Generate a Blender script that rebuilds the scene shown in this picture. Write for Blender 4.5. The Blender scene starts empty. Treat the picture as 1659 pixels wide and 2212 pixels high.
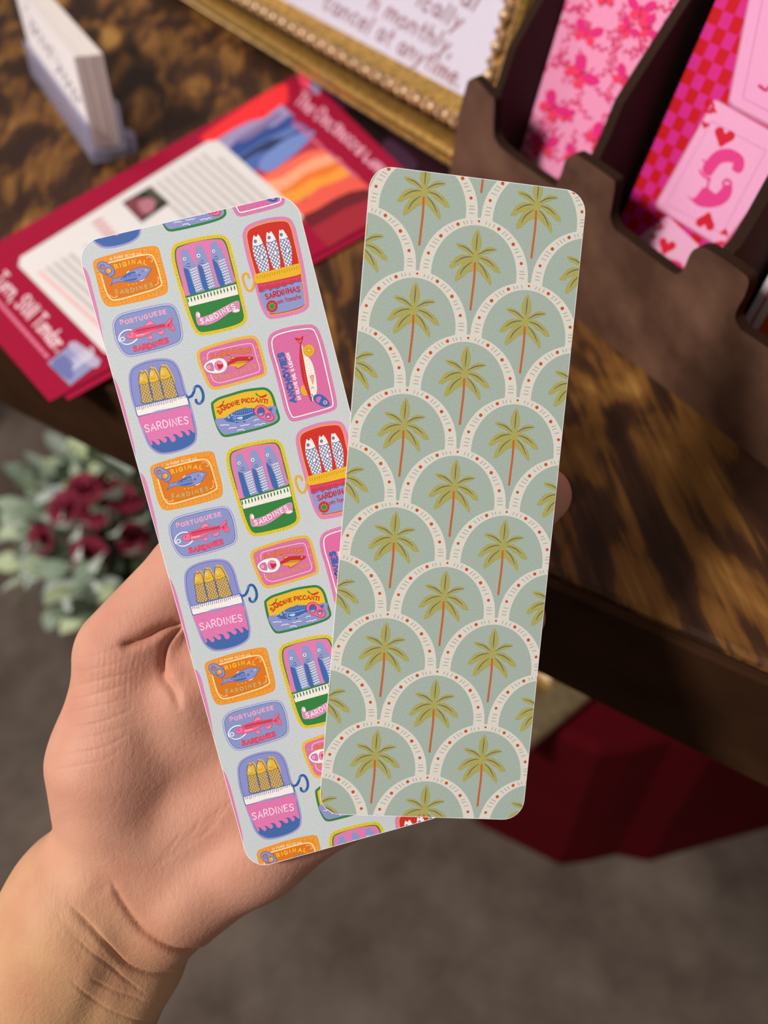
import bpy, bmesh, math, random
import numpy as np
from mathutils import Vector, Matrix
from mathutils.geometry import tessellate_polygon

random.seed(7)
SC = bpy.context.scene
COL = SC.collection

# ------------------------------------------------------------------ camera
FPX = 1662.0; CX, CY = 829.5, 1106.0          # focal length and centre for a 1659 x 2212 frame
TT = 0.75                                      # height of the table top
# camera axes in the world
_d = Vector((225 / FPX, 1278 / FPX, 1.0)).normalized()        # world down, in camera axes
_Y = (Vector((0, 0, 1)) - _d.z * _d).normalized()
_Z = -_d
_X = _Y.cross(_Z)
M3 = Matrix((_X, _Y, _Z))                      # camera axes -> world
CAM = Vector((0, 0, TT + 0.215))
cam_d = bpy.data.cameras.new('camera'); cam = bpy.data.objects.new('camera', cam_d); COL.objects.link(cam)
cam_d.sensor_fit = 'HORIZONTAL'; cam_d.sensor_width = 36.0; cam_d.lens = 36.0 * FPX / 1659.0
cam_d.clip_start = 0.01
cam_d.dof.use_dof = True; cam_d.dof.focus_distance = 0.178; cam_d.dof.aperture_fstop = 12.0
rx = M3 @ Vector((1, 0, 0)); ry = M3 @ Vector((0, -1, 0)); rz = M3 @ Vector((0, 0, -1))
mw = Matrix((rx, ry, rz)).transposed().to_4x4(); mw.translation = CAM
cam.matrix_world = mw
SC.camera = cam

# ------------------------------------------------------------------ light
SC.view_settings.view_transform = 'Standard'; SC.view_settings.look = 'None'
SC.view_settings.gamma = 1.0; SC.view_settings.use_curve_mapping = False
SC.view_settings.exposure = 0.0
w = bpy.data.worlds.new('room_light'); SC.world = w; w.use_nodes = True
w.node_tree.nodes['Background'].inputs[0].default_value = (1.0, 0.955, 0.91, 1)
w.node_tree.nodes['Background'].inputs[1].default_value = 0.25

def area(name, loc, target, size, power, col):
    l = bpy.data.lights.new(name, 'AREA'); l.shape = 'DISK'; l.size = size; l.energy = power; l.color = col
    o = bpy.data.objects.new(name, l); COL.objects.link(o); o.location = loc
    o.rotation_euler = (Vector(target) - Vector(loc)).to_track_quat('-Z', 'Y').to_euler()
    return o
area('ceiling_lamp_light', (-1.25, -0.25, 2.25), (0, 0.2, 0.8), 0.35, 44, (1.0, 0.955, 0.90))
area('second_ceiling_lamp_light', (-0.9, 1.5, 2.6), (0, 0.3, 0.8), 0.5, 8, (1.0, 0.95, 0.90))

# ------------------------------------------------------------------ helpers
def ray(px, py):
    return M3 @ Vector(((px - CX) / FPX, (py - CY) / FPX, 1.0))
def onz(px, py, z=TT):
    r = ray(px, py); return CAM + r * ((z - CAM.z) / r.z)
def cam2w(x, y, z):                            # camera millimetres -> world metres
    return CAM + M3 @ Vector((x, y, z)) * 0.001
def lin(h):
    h = h.lstrip('#'); c = [int(h[i:i + 2], 16) / 255 for i in (0, 2, 4)]
    return tuple(x / 12.92 if x < .04045 else ((x + .055) / 1.055) ** 2.4 for x in c)

MATS = {}
def principled(name):
    m = bpy.data.materials.new(name); m.use_nodes = True
    return m, m.node_tree.nodes, m.node_tree.links, m.node_tree.nodes['Principled BSDF']
def setc(b, name, v):
    if name in b.inputs: b.inputs[name].default_value = v
def flat(hexcol, rough=.55, grain=.05, scale=900., k=1.0, metal=0., bump=0., spec=.35):
    """plain coloured surface with a fine procedural grain"""
    key = (hexcol, rough, grain, scale, k, metal, bump)
    if key in MATS: return MATS[key]
    m, n, l, b = principled('mat_' + hexcol)
    c = [min(.95, x * k) for x in lin(hexcol)]
    tc = n.new('ShaderNodeTexCoord'); no = n.new('ShaderNodeTexNoise'); no.inputs['Scale'].default_value = scale
    no.inputs['Detail'].default_value = 3
    l.new(tc.outputs['Object'], no.inputs['Vector'])
    r = n.new('ShaderNodeMapRange'); r.inputs[1].default_value = .3; r.inputs[2].default_value = .7
    r.inputs[3].default_value = 1 - grain; r.inputs[4].default_value = 1 + grain
    l.new(no.outputs[0], r.inputs[0])
    mx = n.new('ShaderNodeVectorMath'); mx.operation = 'SCALE'; mx.inputs[0].default_value = c
    l.new(r.outputs[0], mx.inputs['Scale']); l.new(mx.outputs[0], b.inputs['Base Color'])
    b.inputs['Roughness'].default_value = rough; b.inputs['Metallic'].default_value = metal
    setc(b, 'Specular IOR Level', spec)
    if bump:
        bp = n.new('ShaderNodeBump'); bp.inputs['Strength'].default_value = bump; bp.inputs['Distance'].default_value = .0005
        l.new(no.outputs[0], bp.inputs['Height']); l.new(bp.outputs[0], b.inputs['Normal'])
    MATS[key] = m; return m

def tag(o, label=None, cat=None, group=None, kind=None):
    if label: o['label'] = label
    if cat: o['category'] = cat
    if group: o['group'] = group
    if kind: o['kind'] = kind
    return o
def empty(name, mat, label, cat, group=None):
    o = bpy.data.objects.new(name, None); COL.objects.link(o); o.empty_display_size = .02
    o.matrix_world = mat
    return tag(o, label, cat, group)
def link(name, me, parent=None, mat=None):
    o = bpy.data.objects.new(name, me); COL.objects.link(o)
    if parent is not None: o.parent = parent
    if mat is not None: o.matrix_local = mat
    return o
def frame_m(o, u, v, n):
    m = Matrix((u, v, n)).transposed().to_4x4(); m.translation = o; return m

class Mesh:
    """gathers primitives, builds one mesh"""
    def __init__(s): s.v = []; s.f = []; s.m = []; s.sm = []
    def add(s, vs, fs, mi=0, smooth=False):
        b = len(s.v); s.v += [tuple(x) for x in vs]
        for f in fs: s.f.append([b + i for i in f]); s.m.append(mi); s.sm.append(smooth)
    def box(s, x0, x1, y0, y1, z0, z1, mi=0):
        s.add([(x0,y0,z0),(x1,y0,z0),(x1,y1,z0),(x0,y1,z0),(x0,y0,z1),(x1,y0,z1),(x1,y1,z1),(x0,y1,z1)],
              [(3,2,1,0),(4,5,6,7),(0,1,5,4),(1,2,6,5),(2,3,7,6),(3,0,4,7)], mi)
    def prism(s, pts, z0, z1, mi=0, mside=None):
        """pts 2D outline extruded from z0 to z1"""
        n = len(pts); a = sum(pts[i][0]*pts[(i+1)%n][1]-pts[(i+1)%n][0]*pts[i][1] for i in range(n))
        if a < 0: pts = pts[::-1]
        tr = tessellate_polygon([[Vector((p[0], p[1], 0)) for p in pts]])
        vs = [(p[0], p[1], z1) for p in pts] + [(p[0], p[1], z0) for p in pts]
        fs = []
        for t in tr:
            ar = sum(pts[t[i]][0]*pts[t[(i+1)%3]][1]-pts[t[(i+1)%3]][0]*pts[t[i]][1] for i in range(3))
            t = list(t) if ar > 0 else list(t)[::-1]
            fs.append(t); fs.append([i + n for i in t[::-1]])
        s.add(vs, fs, mi)
        s.add(vs, [(i, i + n, (i+1) % n + n, (i+1) % n) for i in range(n)], mi if mside is None else mside)
    def tube(s, path, rad, seg=10, mi=0, cap=True):
        rings = []; P = [Vector(p) for p in path]
        for i, p in enumerate(P):
            t = (P[min(i+1, len(P)-1)] - P[max(i-1, 0)]).normalized()
            a = t.orthogonal().normalized() if i == 0 else (prev - t * prev.dot(t)).normalized()
            prev = a; b = t.cross(a); r = rad[i] if isinstance(rad, (list, tuple)) else rad
            rings.append([p + a * math.cos(2*math.pi*k/seg) * r + b * math.sin(2*math.pi*k/seg) * r for k in range(seg)])
        vs = [v for r in rings for v in r]; fs = []
        for i in range(len(P)-1):
            for k in range(seg): fs.append((i*seg+k, i*seg+(k+1)%seg, (i+1)*seg+(k+1)%seg, (i+1)*seg+k))
        if cap: fs.append(tuple(range(seg))[::-1]); fs.append(tuple((len(P)-1)*seg+k for k in range(seg)))
        s.add(vs, fs, mi, True)
    def ball(s, c, r, seg=10, mi=0, sc=(1,1,1), rot=None):
        vs = []; fs = []; rows = seg // 2
        for i in range(rows+1):
            th = math.pi * i / rows
            for k in range(seg):
                ph = 2*math.pi*k/seg
                v = Vector((math.sin(th)*math.cos(ph)*sc[0], math.sin(th)*math.sin(ph)*sc[1], math.cos(th)*sc[2])) * r
                if rot is not None: v = rot @ v
                vs.append(v + Vector(c))
        for i in range(rows):
            for k in range(seg): fs.append((i*seg+k, (i+1)*seg+k, (i+1)*seg+(k+1)%seg, i*seg+(k+1)%seg))
        s.add(vs, fs, mi, True)
    def build(s, name, mats, parent=None, mat=None, bevel=0):
        me = bpy.data.meshes.new(name); me.from_pydata(s.v, [], s.f)
        for m in (mats if isinstance(mats, (list, tuple)) else [mats]): me.materials.append(m)
        me.polygons.foreach_set('material_index', s.m); me.polygons.foreach_set('use_smooth', s.sm)
        me.update()
        o = link(name, me, parent, mat)
        if bevel:
            b = o.modifiers.new('bevel', 'BEVEL'); b.width = bevel; b.segments = 2; b.limit_method = 'ANGLE'
        return o

# ------------------------------------------------------------------ flat print: thin layers of ink on a surface
def catmull(p, closed=True, n=6):
    P = [np.array(q, float) for q in p]; out = []; L = len(P)
    for i in range(L if closed else L - 1):
        if closed: a, b, c, d = P[i-1], P[i], P[(i+1) % L], P[(i+2) % L]
        else: a, b, c, d = P[max(i-1, 0)], P[i], P[i+1], P[min(i+2, L-1)]
        for k in range(n):
            t = k / n
            out.append(.5*((2*b)+(c-a)*t+(2*a-5*b+4*c-d)*t*t+(3*b-a-3*c+d)*t**3))
    if not closed: out.append(P[-1])
    return out

FONT = {
 'A': (.8, [[(0,0),(.4,1),(.8,0)], [(.14,.35),(.66,.35)]]),
 'B': (.7, [[(0,0),(0,1),(.45,1),(.6,.8),(.45,.55),(0,.55)], [(.4,.55),(.68,.3),(.45,0),(0,0)]]),
 'C': (.75, [[(.7,.82),(.5,1),(.25,1),(.03,.75),(.03,.25),(.25,0),(.5,0),(.7,.16)]]),
 'D': (.75, [[(.02,0),(.02,1),(.35,1),(.7,.72),(.7,.3),(.35,0),(.02,0)]]),
 'E': (.62, [[(.6,1),(.02,1),(.02,0),(.6,0)], [(.02,.52),(.5,.52)]]),
 'F': (.6, [[(.6,1),(.02,1),(.02,0)], [(.02,.52),(.5,.52)]]),
 'G': (.8, [[(.7,.82),(.5,1),(.25,1),(.03,.75),(.03,.25),(.25,0),(.55,0),(.72,.18),(.72,.45),(.42,.45)]]),
 'H': (.75, [[(.02,0),(.02,1)], [(.7,0),(.7,1)], [(.02,.5),(.7,.5)]]),
 'I': (.15, [[(.07,0),(.07,1)]]),
 'L': (.6, [[(.02,1),(.02,0),(.58,0)]]),
 'M': (.95, [[(.02,0),(.1,1),(.47,.3),(.85,1),(.93,0)]]),
 'N': (.75, [[(.02,0),(.02,1),(.7,0),(.7,1)]]),
 'O': (.8, [[(.4,1),(.12,.85),(.02,.5),(.12,.15),(.4,0),(.68,.15),(.78,.5),(.68,.85),(.4,1)]]),
 'P': (.65, [[(.02,0),(.02,1),(.45,1),(.62,.75),(.45,.48),(.02,.48)]]),
 'Q': (.8, [[(.4,1),(.12,.85),(.02,.5),(.12,.15),(.4,0),(.68,.15),(.78,.5),(.68,.85),(.4,1)], [(.45,.3),(.8,-.08)]]),
 'R': (.68, [[(.02,0),(.02,1),(.45,1),(.62,.76),(.45,.5),(.02,.5)], [(.3,.5),(.66,0)]]),
 'S': (.65, [[(.6,.85),(.4,1),(.15,.97),(.04,.76),(.2,.57),(.45,.46),(.6,.26),(.45,.03),(.2,0),(.02,.14)]]),
 'T': (.7, [[(0,1),(.7,1)], [(.35,1),(.35,0)]]),
 'U': (.75, [[(.02,1),(.04,.25),(.2,0),(.5,0),(.68,.25),(.7,1)]]),
 'V': (.75, [[(0,1),(.37,0),(.75,1)]]),
 '&': (.75, [[(.75,0),(.15,.75),(.3,1),(.5,.8),(.1,.35),(.2,0),(.5,.05),(.72,.4)]]),
 '*': (.5, [[(0,.5),(.5,.5)], [(.12,.1),(.38,.9)], [(.38,.1),(.12,.9)]]),
 'a': (.55, [[(.5,.5),(.2,.6),(.02,.3),(.2,0),(.48,.15),(.5,.55),(.5,.1),(.6,0)]]),
 'c': (.48, [[(.46,.5),(.2,.6),(.02,.3),(.2,0),(.48,.1)]]),
 'd': (.55, [[(.5,1),(.5,0)], [(.5,.5),(.2,.6),(.02,.3),(.2,0),(.5,.1)]]),
 'e': (.52, [[(.05,.32),(.48,.34),(.4,.58),(.15,.58),(.02,.3),(.15,0),(.48,.08)]]),
 'h': (.55, [[(.02,0),(.02,1)], [(.02,.4),(.25,.6),(.48,.5),(.5,0)]]),
 'i': (.15, [[(.07,0),(.07,.6)], [(.07,.8),(.07,.9)]]),
 'l': (.15, [[(.07,0),(.07,1)]]),
 'm': (.85, [[(.02,0),(.02,.6)], [(.02,.42),(.2,.6),(.4,.5),(.41,0)], [(.41,.42),(.6,.6),(.8,.5),(.82,0)]]),
 'n': (.55, [[(.02,0),(.02,.6)], [(.02,.4),(.25,.6),(.48,.5),(.5,0)]]),
 'o': (.55, [[(.27,.6),(.04,.45),(.04,.15),(.27,0),(.5,.15),(.5,.45),(.27,.6)]]),
 'r': (.42, [[(.02,0),(.02,.6)], [(.02,.38),(.2,.6),(.4,.55)]]),
 's': (.45, [[(.42,.52),(.2,.6),(.06,.45),(.38,.2),(.25,0),(.02,.08)]]),
 't': (.4, [[(.18,.95),(.18,.1),(.38,0)], [(0,.62),(.38,.62)]]),
 'y': (.55, [[(.02,.6),(.27,.02)], [(.52,.6),(.1,-.4)]]),
 'u': (.55, [[(.02,.6),(.05,.08),(.3,0),(.5,.2)], [(.5,.6),(.5,0)]]),
 ',': (.2, [[(.1,.08),(.02,-.18)]]), '.': (.2, [[(.05,.0),(.05,.1)]]),
}

class Ink:
    def __init__(s, T, clip=None, dz=1.0e-6, z0=5e-6, k=1.0):
        s.T = T; s.z = z0; s.dz = dz; s.sh = []; s.clip = clip; s.k = k
    def next(s): s.z += s.dz
    def _t(s, p): return np.array([s.T(x, y) for x, y in p])
    def _fill(s, q, col, z):
        tr = tessellate_polygon([[Vector((a, b, 0)) for a, b in q]])
        s.sh.append((q, [tuple(t) for t in tr], z, col))
    def poly(s, p, col, smooth=True, n=5, inset=0, jag=0):
        """inset in mm, after mapping"""
        s.next()
        p = catmull(p, True, n) if smooth else p
        q = s._t(p)
        if inset:
            e = np.roll(q, -1, 0) - np.roll(q, 1, 0); e /= np.linalg.norm(e, axis=1)[:, None] + 1e-12
            nn = np.stack([-e[:, 1], e[:, 0]], 1)
            ar = (q[:, 0]*np.roll(q[:, 1], -1) - np.roll(q[:, 0], -1)*q[:, 1]).sum()
            q = q + nn * inset * .001 * (1 if ar > 0 else -1)
        if jag:
            q = q + np.array([[random.uniform(-1, 1), random.uniform(-1, 1)] for _ in q]) * jag * .001
        s._fill(q, col, s.z); return q
    def ribbon(s, q, wmm, col, z, closed=False, taper=False):
        q = np.array(q, float)
        keep = [0] + [i for i in range(1, len(q)) if np.linalg.norm(q[i]-q[i-1]) > 1e-6]; q = q[keep]
        if len(q) < 2: return
        n = len(q); L = []; R = []
        for i in range(n):
            a = q[i-1] if (i > 0 or closed) else q[i]; b = q[(i+1) % n] if (i < n-1 or closed) else q[i]
            d = b - a; d /= np.linalg.norm(d) + 1e-12; nn = np.array([-d[1], d[0]])
            m = 1.0
            if 0 < i < n-1 or closed:
                d1 = q[i]-q[i-1]; d1 /= np.linalg.norm(d1)+1e-12
                m = min(1.6, 1/max(.3, abs(np.dot(d1, d))))
            w_ = wmm * .0005
            if taper: w_ *= .25 + .75*math.sin(math.pi*min(1, max(0, (i+.3)/(n-.4))))
            L.append(q[i] + nn*w_*m); R.append(q[i] - nn*w_*m)
        v = np.array(L + R); t = []
        for i in range(n if closed else n-1):
            j = (i+1) % n; t += [(i, n+i, n+j), (i, n+j, j)]
        if not closed and not taper:                   # round ends
            for e, (c, d) in enumerate(((q[0], q[0]-q[1]), (q[-1], q[-1]-q[-2]))):
                d = d/(np.linalg.norm(d)+1e-12); nn = np.array([-d[1], d[0]]); r = wmm*.0005
                b0 = len(v); cap = [c+nn*r, c+(nn*.7+d*.7)*r, c+d*r, c+(-nn*.7+d*.7)*r, c-nn*r]
                v = np.vstack([v, cap]); t += [(b0, b0+1, b0+2), (b0, b0+2, b0+3), (b0, b0+3, b0+4)]
        s.sh.append((v, t, z, col))
    def stroke(s, p, wmm, col, smooth=True, closed=False, taper=False, n=5, same=False, sub=0.):
        if not same: s.next()
        p = catmull(p, closed, n) if smooth else p
        s.ribbon(s._t(p), wmm, col, s.z + sub, closed, taper)
    def disc(s, c, rx, ry, col, ang=0, seg=20, same=False):
        if not same: s.next()
        a = math.radians(ang)
        p = [(c[0]+rx*math.cos(t)*math.cos(a)-ry*math.sin(t)*math.sin(a), c[1]+rx*math.cos(t)*math.sin(a)+ry*math.sin(t)*math.cos(a))
             for t in [2*math.pi*i/seg for i in range(seg)]]
        s._fill(s._t(p), col, s.z)
    def ticks(s, p, n, a, b, wmm, col, jit=.2, smooth=True):
        """short strokes across the outline p, from inset a to inset b (mm)"""
        s.next(); q = np.array(s._t(catmull(p, True, 5) if smooth else p))
        ar = (q[:, 0]*np.roll(q[:, 1], -1) - np.roll(q[:, 0], -1)*q[:, 1]).sum(); sg = 1 if ar > 0 else -1
        seg = np.linalg.norm(np.roll(q, -1, 0)-q, axis=1); cum = np.concatenate([[0], np.cumsum(seg)])
        for k in range(n):
            t = (k + random.uniform(-jit, jit))/n*cum[-1] % cum[-1]
            i = int(np.searchsorted(cum, t, 'right')-1) % len(q); f = (t-cum[i])/(seg[i]+1e-12)
            j = (i+1) % len(q); P = q[i]*(1-f)+q[j]*f; d = q[j]-q[i]; d /= np.linalg.norm(d)+1e-12
            nn = np.array([-d[1], d[0]])*sg
            j1 = random.uniform(0, .15)
            s.ribbon([P+nn*(a+j1)*.001, P+nn*b*.001], wmm, col, s.z)
    def hatch(s, p, ang, step, wmm, col, smooth=True):
        """parallel lines (design units) inside outline p"""
        s.next(); P = np.array(catmull(p, True, 5) if smooth else p); a = math.radians(ang)
        d = np.array([math.cos(a), math.sin(a)]); nn = np.array([-d[1], d[0]]); h = P@nn
        t = h.min() + step*.5
        while t < h.max():
            xs = []
            for i in range(len(P)):
                A, B = P[i], P[(i+1) % len(P)]; ha, hb = A@nn-t, B@nn-t
                if (ha > 0) != (hb > 0): xs.append((A+(B-A)*ha/(ha-hb))@d)
            xs.sort()
            for i in range(0, len(xs)-1, 2):
                if xs[i+1]-xs[i] > step*.3: s.ribbon(s._t([nn*t+d*xs[i], nn*t+d*xs[i+1]]), wmm, col, s.z)
            t += step*random.uniform(.9, 1.1)
    def text(s, txt, path, h, wmm, col, gap=.28, wob=.04, taper=False, sx=None):
        s.next(); P = [np.array(q, float) for q in (catmull(path, False, 8) if len(path) > 2 else path)]
        seg = [np.linalg.norm(P[i+1]-P[i]) for i in range(len(P)-1)]; tot = sum(seg)
        ws = [(.45 if c == ' ' else FONT[c][0]) + (0 if c == ' ' else gap) for c in txt]
        unit = tot/(sum(ws)-gap)
        def at(t):
            t = max(0, min(tot-1e-6, t))
            for i, l_ in enumerate(seg):
                if t <= l_ or i == len(seg)-1: break
                t -= l_
            d = (P[i+1]-P[i])/seg[i]; return P[i]+d*t, d
        x = 0
        for ci, c in enumerate(txt):
            if c != ' ':
                w0, sts = FONT[c]; o, d = at((x+w0/2)*unit); up = np.array([d[1], -d[0]])
                dy = random.uniform(-wob, wob)
                for si, st in enumerate(sts):
                    pts = [o + d*(a-w0/2)*unit + up*h*(b+dy) for a, b in st]
                    if len(pts) > 5 or c in 'SCGOUsaceo&': pts = catmull(pts, False, 4)
                    s.ribbon(s._t(pts), wmm, col, s.z + si*2e-7)
            x += ws[ci]
    def emit(s, name, parent, off=(0, 0), clip=None, bounds=None):
        V = []; F = []; MI = []; mats = []; idx = {}
        cl = clip
        for v, t, z, col in s.sh:
            v = v + np.array(off)
            inside = True
            if cl is not None:
                d = np.stack([(cl[(i+1) % len(cl)][0]-cl[i][0])*(v[:, 1]-cl[i][1])-(cl[(i+1) % len(cl)][1]-cl[i][1])*(v[:, 0]-cl[i][0]) for i in range(len(cl))])
                if (d < 0).all(axis=1).any(): continue          # wholly outside
                inside = (d >= 0).all()
            if col not in idx: idx[col] = len(mats); mats.append(flat(col, .55, .08, 3200, s.k, spec=.2))
            mi = idx[col]
            if inside:
                b = len(V); V += [(a, c, z) for a, c in v]
                for q in t:
                    ar = (v[q[1]][0]-v[q[0]][0])*(v[q[2]][1]-v[q[0]][1])-(v[q[1]][1]-v[q[0]][1])*(v[q[2]][0]-v[q[0]][0])
                    q = q if ar > 0 else q[::-1]
                    F.append([b+i for i in q]); MI.append(mi)
            else:
                for q in t:
                    pg = [tuple(v[i]) for i in q]
                    for i in range(len(cl)):
                        (ax, ay), (bx, by) = cl[i], cl[(i+1) % len(cl)]; out = []
                        for j in range(len(pg)):
                            p, r = pg[j], pg[(j+1) % len(pg)]
                            dp = (bx-ax)*(p[1]-ay)-(by-ay)*(p[0]-ax); dr = (bx-ax)*(r[1]-ay)-(by-ay)*(r[0]-ax)
                            if dp >= 0: out.append(p)
                            if (dp >= 0) != (dr >= 0):
                                f = dp/(dp-dr); out.append((p[0]+(r[0]-p[0])*f, p[1]+(r[1]-p[1])*f))
                        pg = out
                        if len(pg) < 3: break
                    if len(pg) < 3: continue
                    ar = sum(pg[j][0]*pg[(j+1) % len(pg)][1]-pg[(j+1) % len(pg)][0]*pg[j][1] for j in range(len(pg)))
                    if abs(ar) < 1e-12: continue
                    if ar < 0: pg = pg[::-1]
                    b = len(V); V += [(a, c, z) for a, c in pg]; F.append(list(range(b, b+len(pg)))); MI.append(mi)
        if not F: return None
        me = bpy.data.meshes.new(name); me.from_pydata(V, [], F)
        for m in mats: me.materials.append(m)
        me.polygons.foreach_set('material_index', MI); me.update()
        return link(name, me, parent)

def rrect(w_, h_, r, n=8, x0=0, y0=0):
    out = []
    for cx, cy, a0 in ((w_-r, h_-r, 0), (r, h_-r, 90), (r, r, 180), (w_-r, r, 270)):
        for i in range(n+1):
            a = math.radians(a0+90*i/n); out.append((x0+cx+r*math.cos(a), y0+cy+r*math.sin(a)))
    return out
class Plane:
    def __init__(s, o, u, v): s.o = Vector(o); s.u = Vector(u).normalized(); s.v = Vector(v).normalized(); s.n = s.u.cross(s.v); s.m = frame_m(s.o, s.u, s.v, s.n)
    def at(s, px, py):
        r = ray(px, py); t = (s.o-CAM).dot(s.n)/r.dot(s.n); q = CAM+r*t-s.o
        return (q.dot(s.u), q.dot(s.v))
ZUP = Vector((0, 0, 1))

# ------------------------------------------------------------------ the two bookmarks held in the hand
def pose(rv, t, k=1.0):
    a = Vector(rv); Rm = Matrix.Rotation(a.length, 3, a.normalized())
    return Plane(CAM + M3 @ Vector(t) * .001 * k, M3 @ Rm @ Vector((1, 0, 0)), -(M3 @ Rm @ Vector((0, 1, 0))))
PAPER_K = 1.03
def card_thing(pl, W, H, hexcol, label, r=.005, group=None, name='bookmark'):
    o = empty(name, pl.m, label, 'bookmark', group)
    b = Mesh(); b.prism(rrect(W, H, r, 8, -W/2, -H/2), -.00038, 0, 0, 1)
    b.build('card', [flat('F4F4F2', .6, .02), flat('F4F4F2', .6, .02)], o)
    g = Mesh(); g.prism(rrect(W-.00024, H-.00024, r-.00012, 8, -W/2+.00012, -H/2+.00012), 0, 2e-6)
    g.build('printed_ground', flat(hexcol, .55, .09, 3200, PAPER_K, bump=.04, spec=.2), o)
    return o
SP = pose((0.07748, -0.06365, -0.24925), (-26.004, 6.649, 178.38))
PP = pose((0.08734, -0.11173, 0.08008), (15.516, -0.7485, 179.69), .985)
SW, SH = .050, .150
sard = card_thing(SP, SW, SH, 'C7CDD0', 'pale grey bookmark printed with colourful sardine tins, held behind the palm tree bookmark')
s_clip = rrect(SW-.00024, SH-.00024, .00488, 8, -SW/2+.00012, -SH/2+.00012)
def crop(x0, y0, sc): return lambda x, y: SP.at(x0 + x/sc, y0 + y/sc)
LV, LH = .04716, .0472
def tins(ink, name, cols=(0, -1), rows=(-1, 0, 1, 2, 3), lab=None):
    for c in cols:
        for r in rows:
            o = ink.emit(name, sard, (c*LH, -r*LV), s_clip)
            if o and lab: o['label'] = lab

BLU, DBL, LIL, PNK, RED, YEL, GRN, CRM = '4468AA', '4F62A0', '8B93C6', 'DB78AA', 'C4342C', 'E6B233', '33803F', 'F1E8E2'

# A  orange tin
I = Ink(crop(190, 520, 9.2167), k=PAPER_K)
out = [(100,470),(120,400),(190,355),(400,290),(700,205),(1000,145),(1270,105),(1370,120),(1420,185),(1480,420),(1560,720),(1590,900),(1580,1010),(1500,1080),(1200,1170),(800,1260),(520,1310),(400,1305),(320,1240),(250,1080),(180,800),(120,560)]
I.poly(out, 'E8922E'); I.ticks(out, 92, .25, 1.05, .13, 'F0B050', .25); I.ticks(out, 50, .5, 1.3, .1, 'D87A20', .3)
I.poly([(265,470),(420,430),(800,350),(1150,275),(1270,290),(1330,350),(1400,600),(1470,850),(1440,900),(1300,975),(1000,1065),(700,1150),(520,1180),(440,1150),(370,1040),(310,850)], 'DB761C')
I.stroke([(410,440),(700,370),(1000,300),(1180,275),(1270,295),(1320,360),(1380,520),(1430,700),(1468,850),(1440,900),(1300,975),(1000,1065),(700,1150),(520,1180),(450,1150),(380,1050),(320,880),(265,680)], .3, 'F7DFA0')
I.text('IN PURE OLIVE OIL', [(435,392),(740,322),(1075,268)], 38, .1, 'F7E4C8', gap=.35)
I.text('RIGINAL', [(545,560),(760,495),(950,455),(1165,475)], 76, .24, 'F2BC38', gap=.55)
for x, y, s_ in ((810,880,16),(890,862,16),(962,850,16)): I.disc((x, y), s_, s_, 'F2BC38', seg=5)
I.text('SARDINES', [(540,1055),(760,1050),(1000,990),(1300,915)], 80, .26, 'A08A58', gap=.55, sx=1)
I.text('SARDINES', [(540,1052),(760,1047),(1000,987),(1300,912)], 76, .13, 'D8C070', gap=.55)
for q in ([(1165,350),(1190,325),(1240,325),(1275,350),(1295,390),(1275,415),(1250,400)], [(1375,735),(1390,720),(1405,760),(1390,830),(1375,870),(1345,890),(1340,875)], [(1380,850),(1415,840)], [(430,1075),(470,1115),(530,1130),(580,1120),(575,1095),(550,1105)]): I.stroke(q, .15, 'F4C486')
fish = [(1268,562),(1210,535),(1080,520),(960,548),(840,600),(740,680),(650,715),(560,745),(490,735),(425,705),(490,790),(430,905),(520,850),(620,820),(760,820),(900,825),(1030,795),(1150,740),(1220,640)]
I.poly([(768,650),(800,605),(850,605),(830,640)], CRM); I.poly([(1025,795),(1150,730),(1100,790),(1050,805)], CRM)
I.poly(fish, '5560A6'); I.poly(fish, LIL, inset=.12)
I.poly([(655,755),(780,665),(900,615),(955,640),(990,740),(930,790),(800,805),(690,790)], '4A64AC')
I.next()
for a in range(9):
    for b in range(6):
        x = 680+a*36+(b % 2)*16; y = 780-b*28-a*6
        if 640+ (800-y)*.1 < x < 985 and y > 770-(x-650)*.48 and y < 800: I.disc((x, y), 8, 12, 'B9C2EA', same=True, seg=7, ang=30)
I.poly([(990,650),(1060,680),(1010,715)], '4A64AC', False); I.poly([(1070,580),(1110,600),(1080,640)], '6A77BC', False)
I.disc((1160,583), 20, 22, 'D9CFC2'); I.disc((1162,583), 9, 10, '6A77BC')
key = [(180,505),(200,440),(270,410),(350,425),(440,480),(510,550),(535,620),(510,690),(440,720),(370,690),(280,640),(210,580)]
I.poly(key, '5560A6'); I.poly(key, LIL, inset=.13)
I.disc((285,520), 50, 50, '5560A6'); I.disc((287,522), 36, 36, 'D97830'); I.disc((405,602), 74, 74, '5560A6'); I.disc((408,600), 58, 58, 'E8952E')
I.disc((425,590), 26, 34, 'F2BC38', seg=6)
tins(I, 'printed_tin', lab='orange printed sardine tin')

# B  blue portuguese tin
I = Ink(crop(230, 640, 9.2167), k=PAPER_K)
out = [(115,620),(130,500),(200,400),(330,325),(600,255),(900,185),(1150,142),(1290,150),(1385,220),(1465,400),(1512,620),(1528,780),(1500,885),(1420,960),(1150,1060),(850,1140),(600,1195),(470,1210),(355,1172),(250,1050),(160,850)]
I.poly(out, 'A7A5CE'); I.poly(out, 'DDE0F2', inset=.33); I.poly(out, '4E68AC', inset=.45); I.poly(out, '8A94C6', inset=.6)
I.stroke([(500,672),(440,668),(350,690),(280,750),(245,830),(260,890),(330,945),(420,958),(520,925),(610,850)], .26, 'F2F2F4')
I.stroke([(500,690),(430,692),(340,730),(290,770)], .1, '4E68AC'); I.stroke([(270,915),(350,965),(440,972),(540,935)], .1, '4E68AC')
I.stroke([(360,855),(340,885),(300,885),(275,855),(300,820),(340,820)], .2, 'F2F2F4', closed=True)
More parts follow.
